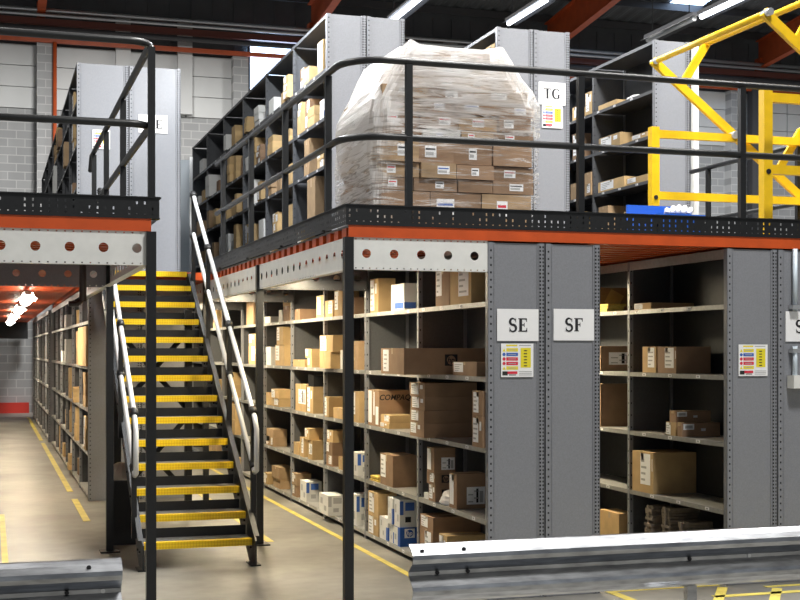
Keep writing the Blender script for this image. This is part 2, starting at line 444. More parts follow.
def kick(root, o, ud, L, fl):
    b = MB(); o = Vector(o); ud = Vector(ud); up = Vector((0, 0, 1)); fl = Vector(fl)
    n = int(L / .048); us = [0]
    for k in range(n): us += [(k + .40) * .048, (k + .60) * .048]
    us.append(L)
    vs = [0, .024, .030, .052, .070, .088, .106, .137]
    rr = random.Random(int(L * 100))
    shut = {(i, j) for i in range(len(us)) for j in (3, 5) if rr.random() < .35}
    b.holed(o, ud, up, us, vs, lambda i, j: i % 2 == 1 and j in (1, 3, 5) and (i, j) not in shut)
    b.face([o + up * .137, o + ud * L + up * .137, o + ud * L + up * .137 + fl * .03, o + up * .137 + fl * .03])
    b.face([o + up * .137 - fl * .012, o + ud * L + up * .137 - fl * .012, o + ud * L + up * .128 - fl * .012, o + up * .128 - fl * .012])
    b.face([o + up * .137 - fl * .012, o + ud * L + up * .137 - fl * .012, o + ud * L + up * .138, o + up * .138])
    return b.build('kick_plate', M['black'], root)
def column(root, x, y):
    b = MB().box(x - .03, x + .03, y - .03, y + .03, 0.01, DZ - .08); b.box(x - .08, x + .08, y - .08, y + .08, 0.001, .012)
    b.build('column', M['black'], root)
RX, LX, FY = 2.24, .96, 8.21
MR = thing('mezzanine_platform', 'black-edged mezzanine floor carrying the wrapped pallet, over panels SE and SF', 'mezzanine', (RX, FY, 0))
deck(MR, RX, 9.5, FY, 23); deck(MR, LX + .07, RX, 13.80, 23)
kick(MR, (RX - .02, FY - .02, DZ), (1, 0, 0), 7.2, (0, 1, 0))
kick(MR, (RX - .02, FY - .02, DZ), (0, 1, 0), 5.55, (1, 0, 0))
beam_plate(MR, (RX + .03, FY, 2.23), (1, 0, 0), .95, pt=.19)
for a, b in ((FY + .03, 11.13), (11.17, 14.08), (14.12, 17.05), (17.1, 20)):
    beam_plate(MR, (RX - .005, a, 2.23), (0, 1, 0), b - a, flange=(1, 0, 0))
for y in (8.21, 11.15, 14.1, 17.07, 20.04): column(MR, RX, y)
for y in (11.15, 14.1, 17.07): beam_plate(MR, (RX + .03, y, 2.23), (1, 0, 0), .95, mat_='back')  # white beams in a dark material: under-deck shade put into the colour
column(MR, 9.4, 8.3)
ML = thing('mezzanine_platform', 'black-edged mezzanine floor beside the stairs, under rack TE', 'mezzanine', (LX, FY, 0))
deck(ML, -4, LX, FY, 36.18)
kick(ML, (-4, FY - .02, DZ), (1, 0, 0), 4 + LX + .05, (0, 1, 0))
kick(ML, (LX + .05, FY - .02, DZ), (0, 1, 0), 5.5, (-1, 0, 0))
beam_plate(ML, (-1.875, FY, 2.23), (1, 0, 0), 2.85)
beam_plate(ML, (-1.97, 11.15, 2.23), (1, 0, 0), 2.9, mat_='grey')  # white beam coloured grey to carry the shade it stands in
for a, b in ((FY + .03, 11.13), (11.17, 14.08)): beam_plate(ML, (LX, a, 2.23), (0, 1, 0), b - a, flange=(-1, 0, 0))
for y in (8.21, 11.15): column(ML, LX, y)
MB().box(-4, LX, 36.0, 36.1, 2.0, 2.45).build('end_beam', M['black'], ML)

# ---- guard rails ----
def arc(cx, cy, r, a0, a1, z, n=6):
    return [(cx + r * math.cos(math.radians(a0 + (a1 - a0) * k / n)), cy + r * math.sin(math.radians(a0 + (a1 - a0) * k / n)), z) for k in range(n + 1)]
def guard(root, rails, posts, r=.024):
    for nm, pts in rails: MB().tube(pts, r, 10).build(nm, M['black'], root)
    for x, y, zt in posts:
        b = MB().box(x - .022, x + .022, y - .022, y + .022, DZ + .003, zt - .02)
        b.tube([(x, y, zt - .05), (x, y, zt - .01)], .014, 8)
        b.box(x - .05, x + .05, y - .03, y + .03, DZ + .003, DZ + .012)
        b.build('post', M['black'], root)
zt, zm = 3.63, 3.12
GR = thing('guard_rail', 'black tubular guard rail with rounded corner around the wrapped pallet', 'railing', (RX, FY, DZ))
gx, gy = RX + .01, FY + .04
def rnd(z): return [(gx, 13.45, z)] + list(reversed(arc(gx + .3, gy + .3, .3, 270, 180, z))) [0:0] + arc(gx + .3, gy + .3, .3, 180, 270, z) + [(9.4, gy, z)]
guard(GR, [('top_rail', rnd(zt)), ('mid_rail', rnd(zm))],
      [(2.67, gy, zt), (3.93, gy, zt), (5.22, gy, zt), (6.5, gy, zt), (7.8, gy, zt), (gx, 8.78, zt), (gx, 10.16, zt), (gx, 11.58, zt), (gx, 13.06, zt)])
GL = thing('guard_rail', 'black tubular guard rail above the white beam, beside panel TE', 'railing', (LX, FY, DZ))
lx = LX + .01
def rndl(z): return [(-3.9, gy, z)] + arc(lx - .14, gy + .14, .14, 270, 360, z) + [(lx, 13.3, z), (lx, 13.5, z - .12)]
guard(GL, [('top_rail', rndl(zt + .01)), ('mid_rail', rndl(zm))],
      [(lx, gy + .02, zt), (lx, 10.1, zt), (lx, 11.6, zt), (lx, 13.0, zt), (-.5, gy, zt), (-1.8, gy, zt)])
GF = thing('guard_rail', 'short black guard rail behind the yellow pallet gate', 'railing', (7.25, 12.2, DZ))
guard(GF, [('top_rail', [(7.25, 12.45, zt), (7.25, 8.45, zt)]), ('mid_rail', [(7.25, 12.3, 3.08), (7.25, 8.45, 3.08)])],
      [(7.25, 12.1, zt), (7.25, 10.5, zt), (7.25, 9.0, zt)])

# =====================================================================
# STAIRS
# =====================================================================
SX0, SX1, RISE, GO, NY = 1.13, 1.98, .1797, .275, 10.15
STR = thing('staircase', 'open steel staircase with yellow step edges rising between the two platforms', 'stairs', (1.55, 10.15, 0))
for k in range(14):
    z = min(RISE * (k + 1) + .025, DZ + .004); y = NY + GO * k
    if k < 13:
        t = MB().box(SX0, SX1, y + .012, y + .285, z - .035, z - .001, 0)
        t.box(SX0, SX1, y + .279, y + .285, z - .035, z + .075, 1)
        tr = t.build('tread', [M['tread'], M['black']], STR)
    else:
        tr = MB().box(SX0, SX1, y + .012, y + .1, z - .035, z - .001, 0).build('tread', M['tread'], STR)
    nn = MB().box(SX0, SX1, y - .004, y + .012, z - .052, z + .002); nn.box(SX0, SX1, y + .012, y + .045, z - .001, z + .003)
    nn.build('nosing', M['nosing'], tr)
for xs in (SX0 - .012, SX1 + .012):
    sb = MB(); p0 = (xs, NY - .06, .02); p1 = (xs, NY + GO * 13 + .05, RISE * 14 - .02)
    zz = RISE / GO
    prof = [(NY - .10, .01), (NY + .16, .01), (NY + GO * 13 + .08, RISE * 14 - .28), (NY + GO * 13 + .08, RISE * 14 - .01), (NY + GO * 13 - .02, RISE * 14 - .01), (NY - .10, RISE + .02)]
    for dx in (-.006, .006): sb.face([(xs + dx, a, b) for a, b in (prof if dx > 0 else prof[::-1])])
    for (a, b), (c, d) in zip(prof, prof[1:] + prof[:1]): sb.face([(xs - .006, a, b), (xs - .006, c, d), (xs + .006, c, d), (xs + .006, a, b)])
    # flange lip along the top edge
    sgn = 1 if xs > 1.5 else -1
    sb.bar((xs + sgn * .02, NY - .05, RISE + .05), (xs + sgn * .02, NY + GO * 13, RISE * 14 - .01), .03, .008)
    sb.box(xs - .04, xs + .04, NY - .1, NY + .1, .001, .012)
    for k in range(14):
        for dy in (.06, .2): sb.tube([(xs - .02, NY + GO * k + dy, RISE * (k + 1) - .05), (xs + .02, NY + GO * k + dy, RISE * (k + 1) - .05)], .01, 6)
    sb.build('stringer', M['black'], STR)
nose = lambda y: RISE + (y - NY) * RISE / GO
for xs, sd in ((SX1 + .05, 1), (SX0 - .05, -1)):
    yb, yt = 10.22, 13.72
    path = [(xs, yb, .76)]
    # closed loop: mid rail up to the top, return bend, top rail down, D bend
    mid = [(xs, yb + .08, nose(yb + .08) + .44), (xs, yt - .08, nose(yt - .1) + .50)]
    top = [(xs, yt - .08, nose(yt - .1) + .90), (xs, yb + .08, nose(yb + .08) + .88)]
    loop = [mid[0], mid[1], (xs, yt, mid[1][2] + .08), (xs, yt, top[0][2] - .08), top[0], top[1], (xs, yb, top[1][2] - .09), (xs, yb, mid[0][2] + .02), mid[0]]
    hr = MB().tube(loop, .021, 10).build('handrail', M['pipe'], STR)
    for yy in (10.36, 11.46, 12.64, 13.6):
        pb = MB().box(xs - .02, xs + .02, yy - .02, yy + .02, nose(yy) - .1, nose(yy) + .88)
        pst = pb.build('handrail_post', M['black'], STR)
        for zz in (.45, .885):
            zc = nose(yy) + zz
            MB().tube([(xs, yy - .03, zc - .02), (xs, yy + .03, zc + .02)], .034, 10).build('clamp', M['black_rubber'], pst)
sup = MB()
for xx in (1.2, 1.9):
    MB().box(xx - .035, xx + .035, 13.05, 13.12, .001, 2.1).build('support_leg', M['black'], STR)
for z0_, z1_ in ((.25, 1.05), (1.1, 1.9)):
    bb = MB(); bb.bar((1.2, 13.04, z0_), (1.9, 13.04, z1_), .05, .012, (0, 1, 0)); bb.bar((1.2, 13.13, z1_), (1.9, 13.13, z0_), .05, .012, (0, 1, 0)); bb.build('brace', M['black'], STR)
MB().box(1.2, 1.9, 13.05, 13.1, .98, 1.06).build('brace', M['black'], STR)
MB().box(1.2, 1.9, 13.05, 13.1, .32, .38).build('brace', M['black'], STR)

# =====================================================================
# RACKS
# =====================================================================
PITCH = 1.51
LV_LOW = [.07, .54, 1.03, 1.516, 2.03]; LV_UP = [.07, .56, 1.05, 1.54, 2.03]
RUN = {}
def post_strip(mb, x0, y, z0, z1, w, cols, pitch, m=0):
    nrow = int((z1 - z0) / pitch); vs = [z0]
    for k in range(nrow): vs += [z0 + (k + .5) * pitch - .0065, z0 + (k + .5) * pitch + .0065]
    vs.append(z1)
    us = [0.]
    for c in range(cols): us += [w * (c + .5) / cols - .006, w * (c + .5) / cols + .006]
    us.append(w)
    mb.holed((x0, y, 0), (1, 0, 0), (0, 0, 1), us, vs, lambda i, j: i % 2 == 1 and j % 2 == 1, m)
def rack(key, label, x0, x1, y0, nb, z0, levels, top, panel='grey', back=True, phrase=''):
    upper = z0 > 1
    root = thing('shelving_rack', label, 'shelving', ((x0 + x1) / 2, y0, z0), 'shelving racks')
    RUN[key] = dict(x0=x0, x1=x1, y0=y0, nb=nb, z0=z0, lv=[z0 + l for l in levels], top=z0 + top, phrase=phrase, items=[])
    zt = z0 + top
    # end panel: flat sheet, edges folded back, perforated posts along both edges
    p = MB()
    p.box(x0 + .05, x1 - .05, y0 + .004, y0 + .02, z0 + .002, zt - .005)
    p.box(x0 + .045, x0 + .055, y0 - .003, y0 + .02, z0 + .002, zt - .005); p.box(x1 - .055, x1 - .045, y0 - .003, y0 + .02, z0 + .002, zt - .005)
    p.build('end_panel', M[panel], root)
    for xa, cols, pt in ((x0, 1, .05), (x1 - .045, 2, .026)):
        q = MB(); post_strip(q, xa, y0 - .004, z0 + .002, zt, .045, cols, pt)
        q.box(xa, xa + .003, y0 - .004, y0 + .04, z0 + .002, zt); q.box(xa + .042, xa + .045, y0 - .004, y0 + .04, z0 + .002, zt)
        q.box(xa + .003, xa + .042, y0 + .004, y0 + .04, z0 + .002, zt - .003, 1)
        q.build('perforated_post', [M[panel], M['ink']], root)
    for b in range(1, nb + 1):
        yb = y0 + b * PITCH
        q = MB().box(x0, x0 + .035, yb - .018, yb + .018, z0 + .002, zt)
        if b < 6:   # slots down the aisle face and the side face of the post
            nrow = int(top / .1)
            for k in range(nrow): q.box(x0 - .0012, x0 + .001, yb - .004, yb + .004, z0 + .05 + k * .1, z0 + .066 + k * .1, 1); q.box(x0 + .012, x0 + .02, yb - .0195, yb - .017, z0 + .05 + k * .1, z0 + .066 + k * .1, 1)
        q.build('post', [M['side' if upper else 'grey'], M['ink']], root)  # upper front posts: rack grey darkened to stand for their unlit faces
        MB().box(x1 - .035, x1, yb - .018, yb + .018, z0 + .002, zt).build('post', M['grey'], root)
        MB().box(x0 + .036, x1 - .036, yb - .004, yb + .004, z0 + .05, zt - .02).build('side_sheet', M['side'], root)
    for b in range(nb):
        ya, yb = y0 + b * PITCH + (.042 if b == 0 else .02), y0 + (b + 1) * PITCH - .02
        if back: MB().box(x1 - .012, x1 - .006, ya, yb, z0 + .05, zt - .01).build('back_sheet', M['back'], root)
        for l in list(levels) + [top - .005]:
            zz = z0 + l
            s = MB().box(x0 + .004, x1 - .014, ya, yb, zz - .006, zz, 0)
            s.box(x0 + .001, x0 + .006, ya, yb, zz - (.034 if l < top - .1 or upper or key == 'SE' else .07), zz, 0)
            if b < 5 and l < top - .1:
                for k in range(3):
                    yl = ya + (.2 + .42 * k + .13 * ((b + int(l * 7)) % 3)); 
                    if yl + .07 < yb: s.box(x0 - .001, x0 + .002, yl, yl + .055, zz - .027, zz - .005, 1); s.box(x0 - .0015, x0 + .0, yl + .012, yl + .043, zz - .022, zz - .010, 2)
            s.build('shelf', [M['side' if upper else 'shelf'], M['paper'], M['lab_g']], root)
    return root
rack('SE', 'long grey shelving rack with panel marked SE, facing the stairs aisle', 3.22, 3.64, FY, 9, 0, LV_LOW, 2.435, phrase='bay from panel SE')
rack('SF', 'grey shelving rack with panel marked SF, back to back with SE', 3.645, 4.06, FY, 9, 0, LV_LOW, 2.435, back=True)
rack('SG', 'grey shelving rack whose end panel has a notice but no letters', 5.07, 5.49, FY, 4, 0, LV_LOW, 2.435, phrase='bay facing panel SF')
rack('SH', 'grey shelving rack with partly seen sign S, behind the vertical conduit', 5.495, 5.92, FY, 3, 0, LV_LOW, 2.435)
UY = 12.65
rack('T', 'long upper shelving rack on the mezzanine, its face along the side guard rail', 3.225, 3.64, UY, 6, DZ, LV_UP, 2.57, phrase='bay upper long rack')
rack('TB', 'upper shelving rack with blank panel directly behind the wrapped pallet', 3.645, 4.05, UY, 6, DZ, LV_UP, 2.57)
rack('TC', 'upper shelving rack whose panel stands between the pallet and sign TG', 5.065, 5.48, UY, 4, DZ, LV_UP, 2.57, phrase='bay behind wrapped pallet')
rack('TG', 'upper shelving rack with the panel marked TG', 5.485, 5.90, UY, 4, DZ, LV_UP, 2.57)
rack('TI', 'upper shelving rack behind the yellow pallet gate', 6.91, 7.35, UY, 5, DZ, LV_UP, 2.57, phrase='bay behind yellow gate')
rack('LL', 'lower shelving rack in the far aisle beyond the stairs', 1.05, 1.64, 14.95, 6, 0, LV_LOW, 2.435, phrase='bay under TE rack')
rack('LM', 'lower shelving rack back to back with the far aisle rack, behind the stairs', 1.645, 2.2, 14.95, 6, 0, LV_LOW, 2.435)
rack('LN', 'farthest lower shelving rack, nearest the red kerb on the back wall', 1.02, 1.6, 24.7, 6, 0, LV_LOW, 2.435, phrase='bay nearing red kerb')
rack('TE', 'upper shelving rack whose end panel carries a small coloured notice', .94, 1.525, 15.2, 7, DZ, LV_UP, 2.46, phrase='bay upper TE rack')
rack('TF', 'upper shelving rack with the panel marked TE', 1.53, 2.12, 15.2, 7, DZ, LV_UP, 2.46)
fp = thing('partition_panel', 'pale blue upright panel beyond the top of the stairs', 'panel', (2.9, 21.2, DZ))
MB().box(2.55, 3.15, 21.2, 21.24, DZ + .02, 4.8).build('panel_sheet', M['paleblue'], fp)
MB().box(2.55, 2.6, 21.18, 21.26, DZ + .001, 4.85).box(3.1, 3.15, 21.18, 21.26, DZ + .001, 4.85).build('panel_post', M['silver'], fp)

# =====================================================================
# CARTONS ON SHELVES
# =====================================================================
# (run, bay, level, u_far, u_corner, u_near, v_top, v_bottom, look)
SPEC = """
SE 0 4 436 450 462 263 - brownL
SE 0 4 451 472 490 263 - tanL
SE 1 4 370 378 391 277 - tanL
SE 1 4 392 405 416 282 - whiteB
SE 0 3 381 404 478 347 - hpL
SE 0 3 453 477 488 361 - brownL
SE 1 3 397 407 418 333 346 tanL
SE 1 2 368 379 410 389.5 - compaq
SE 1 2 381 390 413 423 - tanL
SE 1 2 381 390 413 415 423 tanL
SE 0 2 411 425 478 422.5 - brownL
SE 0 2 411 425 478 409.5 422 brownL
SE 0 2 411 425 478 396 409 brownL
SE 0 2 409 424 477 382 395 brownL
SE 0 2 473 487 510 416 - brownL
SE 0 2 473 487 510 390 416 brownL
SE 1 1 380 392.5 417 455 - brownL
SE 1 1 369 378 386 478 - yellowpack
SE 0 1 427 435 452 484 - hpS
SE 0 1 427 435 452 472 484 hpS
SE 0 1 423 430 462 464.5 471 whitebox
SE 0 1 428 435 455 447 464 brownY
SE 0 1 448.5 456 486 473 - brownY
SE 0 1 436 447 454 490 - bag
SE 1 0 369 379 390 517 - tanL
SE 1 0 369 379 390 493 517 tanL
SE 1 0 380 388.5 396 518 - whiteE
SE 1 0 388.5 393.5 400 524 - whiteE
SE 1 0 388.5 393.5 400 497 524 whiteE
SE 1 0 394 400 414 527 - blueH
SE 1 0 394 399.5 415 499 527 whiteK
SE 0 0 420 433 485 531 - brownL
SE 0 0 420 433 485 517 531 brownL
SE 0 0 440 448 486 535 - tanL
SE 2 4 326 334 343 299 - tanL
SE 2 4 335 343 352 289 - tanL
SE 2 4 346 354 360 296 - brownL
SE 3 4 316.5 324 326 294 - tanL
SE 3 4 295 300 317 308 - brown
SE 4 4 283 289 291 305 - brown
SE 4 4 283 289 291 293 305 tan
SE 4 4 279 282 284 309 - whitebox
SE 4 4 264 270 274 316 - whitebox
SE 4 3 275 284 291 344 - tanL
SE 4 3 277 283.5 290 323 344 tanL
SE 4 3 266 271 276 346 - whitebox
SE 3 3 293 305 309 359 - tan
SE 3 3 307 311 319 357 - tanL
SE 3 3 305 311 319 348 357 tanL
SE 2 3 320 331 340 351 - tan
SE 2 3 319 332 345 334 351 tanL
SE 2 3 341 346 350 349 - whitebox
SE 2 3 351 358 364 357 - kraft
SE 2 3 351 358 364 340 357 kraft
SE 5 2 258 264 270 388 - tanL
SE 4 2 271 279 291 398 - tanL
SE 4 2 272 279 290.5 389 398 tanL
SE 4 2 266 270 274 392 - tan
SE 3 2 295 305.5 308 384 - tanY
SE 3 2 307 313 322 386 - tanL
SE 3 2 308 313 322 374 386 darkbin
SE 2 2 325 329 346 396 - tanL
SE 2 2 333 343 350 408 - tan
SE 2 2 352 359 366 391 - tanL
SE 4 1 266 273 287 446 - kraftL
SE 4 1 266 273 287 437 446 kraftL
SE 4 1 266 273 287 429 437 kraft
SE 3 1 293 297 300.5 442 - tan
SE 3 1 300 304 307 437 - tanL
SE 3 1 307.5 312 317 440 - tanY
SE 3 1 305.5 310 316 428 440 tanL
SE 2 1 326 332 341 455 - brownL
SE 2 1 326 332 341 442 455 brownL
SE 2 1 326 332 341 430 442 tanL
SE 2 1 338 343 352 457 - tan
SE 2 1 352 358 366 452 - whiteK
SE 4 0 264 268 272 473 - tanL
SE 4 0 273 280 287 479 - kraft
SE 4 0 272.5 280 287 467 479 kraft
SE 3 0 292.5 297 300 485 - brownL
SE 3 0 292.5 297 300 473 485 kraftL
SE 3 0 301 307 318 481 - whiteK
SE 2 0 320 329 345 495 - whiteK
SE 2 0 350 356 364 494 - whiteK
SE 5 4 247 254 260 297 - kraft
SE 5 3 249 256 262 345 - tanL
SE 5 3 249 256 262 333 345 tanL
SE 5 0 252 257 262 462 - tanL
SE 5 1 251 257 262 428 - tan
SG 0 4 634 651 698 302 - tanL
SG 1 4 596 607 625 303 - yellowpack
SG 1 4 592 600 650 266 302 brownS
SG 0 3 642 655.5 672 345.5 - tanL
SG 0 3 657 675.5 711 345.5 - brownL
SG 1 3 592 601 655 345 - brownY
SG 0 2 666 675.5 715 421.5 - tanL
SG 0 2 677.5 682 720 422 - brownN
SG 0 2 669 675 711 410 421 brownN
SG 1 2 592 600 650 383 - brown
SG 0 1 633 653.5 696 452 - tanL
SG 0 0 645 652 664 505 - bundle
SG 0 0 661 669 700 507 - bundle
SG 0 0 677 684 714 522 - bundle
SG 1 0 600 619 630 513 - tan
T 0 4 303 309 317 65 - tanL
T 0 4 318 323.5 324.4 38 66 tanL
T 1 4 282 286.5 305 72 84 tan
T 1 4 269 274 279 96 - whitebox
T 0 3 297.5 301 319 115 - tan
T 0 3 297.5 301 319 108 115 tanL
T 0 3 297.5 301 319 101 108 tanL
T 0 2 304 309 322 137 150 kraft
T 0 2 304 309 322 152 164 kraft
T 0 0 297 301 312 203 - tanL
T 0 0 301 306 321 186 202 kraftL
T 0 1 308 316 322 170 - kraft
TI 0 4 598 616 620 98.5 - tan
TI 0 4 622 636 640 91.5 - bag
TI 1 4 572 576.5 582 105.5 - tanL
TI 1 4 585 593 596 90 - tanL
TI 0 3 599 620 626 131 - tanL
TI 0 3 631 647 652 131 - tanL
TI 1 3 573 579 586 132 - brownL
TI 0 2 598 624 628 175 - tanL
TI 0 2 627 648 653 173 - tanL
TI 1 2 585 593 596 182 - kraftL
TI 1 2 585 593 596 171 182 kraft
TI 1 2 571 578 584 182 - kraft
TC 0 4 486 495 497 42 - tanL
TC 0 4 462 474 484 59 - tan
LL 0 3 73 83 88 344 - tan
LL 0 3 73 83 88 325 344 tan
"""
items = []
def add_item(run, bay, lev, xa, xb, ya, yb, z0, z1, look, spec=True):
    items.append(dict(run=run, bay=bay, lev=lev, x=[xa, xb], y=[ya, yb], z=[z0, z1], look=look, spec=spec))
SPECBAYS = set()
for ln in SPEC.strip().splitlines():
    p = ln.split(); run, bay, lev = p[0], int(p[1]), int(p[2]); rn = RUN[run]
    uL, uC, uR, vt = map(float, p[3:7]); vb = None if p[7] == '-' else float(p[7]); look = p[8]
    SPECBAYS.add((run, bay, lev))
    bs, be = rn['y0'] + bay * PITCH + (.05 if bay == 0 else .022), rn['y0'] + (bay + 1) * PITCH - .022
    xa = rn['x0'] + .01; ok = False
    while xa > rn['x0'] - .34:
        ya, yb = Yat(uC, xa), Yat(uL, xa)
        if ya >= bs and yb <= be: ok = True; break
        xa -= .01
    if not ok:
        xa = rn['x0'] - .01; ya, yb = Yat(uC, xa), Yat(uL, xa)
        if yb > be: ya -= max(0, min(yb - be, ya - bs)); yb = be
        ya = max(ya, bs); yb = max(yb, ya + .08)
    xb = min(rn['x1'] - .02, max(xa + .16, Xat(uR, ya)))
    if look == 'hpL': xb = rn['x1'] - .03
    if xa < rn['x0'] - .06: xb = min(rn['x1'] - .02, max(xb, xa + 2.3 * (rn['x0'] - xa)))
    zs = rn['lv'][lev]
    z0 = zs if vb is None else Zat(vb, xa, ya)
    z1 = Zat(vt, xa, ya)
    gap = (rn['lv'][lev + 1] - .04 if lev < 4 else rn['top'] - .08) if xa > rn['x0'] - .02 or lev < 4 else rn['top'] - .08
    z1 = min(z1, gap - .01); z1 = max(z1, z0 + .05)
    jj = R.uniform(-.011, .011)
    add_item(run, bay, lev, xa + jj, xb, ya + jj * .6, yb + jj * .6, z0, z1 - (.009 if z1 - z0 > .08 else .004), look)

LOOKS = ['tanL', 'tan', 'brownL', 'kraft', 'kraftL', 'tanL', 'tanL', 'whitebox', 'whiteK', 'tan']
def fill(run, bays, levels, dens, big=1., seed=1, low=.14, high=None):
    rr = random.Random(seed); rn = RUN[run]
    for b in bays:
        for l in levels:
            if (run, b, l) in SPECBAYS and run == 'SE': continue
            y = rn['y0'] + b * PITCH + .06; be = rn['y0'] + (b + 1) * PITCH - .03
            while y < be - .2:
                y += rr.uniform(.02, .5) * (1.4 - dens)
                w = rr.uniform(.2, .42) * big
                if y + w > be: break
                if rr.random() < dens:
                    d = rr.uniform(.26, .37); xa = rn['x0'] + rr.choice((.0, .01, .03, .05, -.03)); z = rn['lv'][l]
                    n = rr.choice((1, 1, 2, 2, 3)); look = rr.choice(LOOKS); room = .42 if l < 4 else .34
                    hh = rr.uniform(low, high or room) / (1 if n == 1 else n * .8); hh = min(hh, (room) / n)
                    for k in range(n):
                        clash = any(i['run'] == run and i['bay'] == b and i['lev'] == l and i['spec'] and i['y'][0] < y + w and i['y'][1] > y for i in items)
                        if clash: break
                        j = rr.uniform(-.008, .008)
                        add_item(run, b, l, xa + j, min(rn['x1'] - .025, xa + d + j), y + j, y + w + j, z, z + hh, look, False); z += hh + .001
                y += w
fill('SE', range(5, 8), range(5), .5, 1.2, 3)
fill('T', range(0, 4), range(5), .88, .78, 5, .12, .30)
fill('T', range(4, 6), range(5), .5, .8, 6, .12, .30)
fill('TI', range(2, 4), range(1, 4), .4, 1., 8)
fill('TI', range(0, 2), range(0, 2), .6, 1., 9)
fill('TC', range(0, 1), range(1, 3), .4, 1., 19)
fill('LL', range(0, 5), range(5), .42, 1., 11)
fill('LN', range(0, 2), range(2, 4), .4, 1.1, 12)
fill('TE', range(0, 4), range(2, 5), .4, 1., 13)

# settle: rest each on shelf or on the carton beneath, then trim collisions
def ov(a, b): return min(a[1], b[1]) - max(a[0], b[0])
byk = {}
for it in items: byk.setdefault((it['run'], it['bay'], it['lev']), []).append(it)
for key, L in byk.items():
    shelf = RUN[key[0]]['lv'][key[2]]
    L.sort(key=lambda i: i['z'][0]); done = []
    for it in L:
        h = it['z'][1] - it['z'][0]; best, bd = shelf + .001, abs(it['z'][0] - shelf)
        for o in done:
            ar = max(0, ov(it['x'], o['x'])) * max(0, ov(it['y'], o['y']))
            if ar > .35 * (it['x'][1] - it['x'][0]) * (it['y'][1] - it['y'][0]):
                if abs(o['z'][1] - it['z'][0]) < bd + .03 and it['z'][0] > shelf + .03:
                    best, bd = o['z'][1] + .001, abs(o['z'][1] - it['z'][0])
        zt_ = it['z'][1]
        if best <= shelf + .0011 and it['z'][0] > shelf + .05: it['z'] = [best, best + h]
        else: it['z'] = [best, max(zt_, best + .045)]
        for o in done:
            if ov(it['z'], o['z']) > .002:
                a, b = ov(it['x'], o['x']), ov(it['y'], o['y'])
                if a > .0 and b > .0:
                    if ov(it['z'], o['z']) < .04 and it['z'][0] > o['z'][0] + .03: continue
                    lo, hi = (it, o) if it['y'][0] < o['y'][0] else (o, it)
                    mid = (max(lo['y'][0] + .05, hi['y'][0]) + min(lo['y'][1], hi['y'][1] - .05)) / 2
                    lo['y'][1] = mid - .004; hi['y'][0] = mid + .004
                    for q in (lo, hi):
                        if q['y'][1] - q['y'][0] < .04: q['dead'] = True
        done.append(it)
items = [i for i in items if not i.get('dead') and i['y'][1] - i['y'][0] > .04]

LK = {  # look -> material, words, kind
    'tan': ('tan', 'plain tan carton'), 'tanL': ('tan', 'white-labelled tan carton'), 'tanY': ('tan', 'face-labelled tan carton'),
    'brown': ('brown', 'plain brown carton'), 'brownL': ('brown', 'white-labelled brown carton'), 'brownY': ('brown', 'front-labelled brown carton'),
    'brownN': ('brown', 'long brown carton'), 'brownS': ('brown', 'paper-patched brown carton'),
    'kraft': ('kraft', 'plain kraft carton'), 'kraftL': ('kraft', 'white-labelled kraft carton'), 'hpL': ('brown', 'round-logo brown carton'), 'hpS': ('brown', 'small logo carton'),
    'compaq': ('brown', 'black-lettered brown carton'), 'whiteB': ('carton_white', 'blue-banded white carton'), 'whiteE': ('carton_white', 'blue-edged white carton'),
    'whiteK': ('carton_white', 'printed white carton'), 'whitebox': ('carton_white', 'plain white carton'), 'blueH': ('carton_blue', 'blue logo carton'),
    'yellowpack': ('yellow_pack', 'yellow envelope pile'), 'bag': ('plastic_white', 'white plastic bag'), 'bundle': ('bundle', 'grey-brown wrapped bundle'), 'darkbin': ('black_rubber', 'dark ribbed tray')}
def carton_mesh(dx, dy, dz, r=.003):
    b = MB(); x, y = dx / 2, dy / 2
    b.box(-x, x, -y, y, 0, dz)
    return b
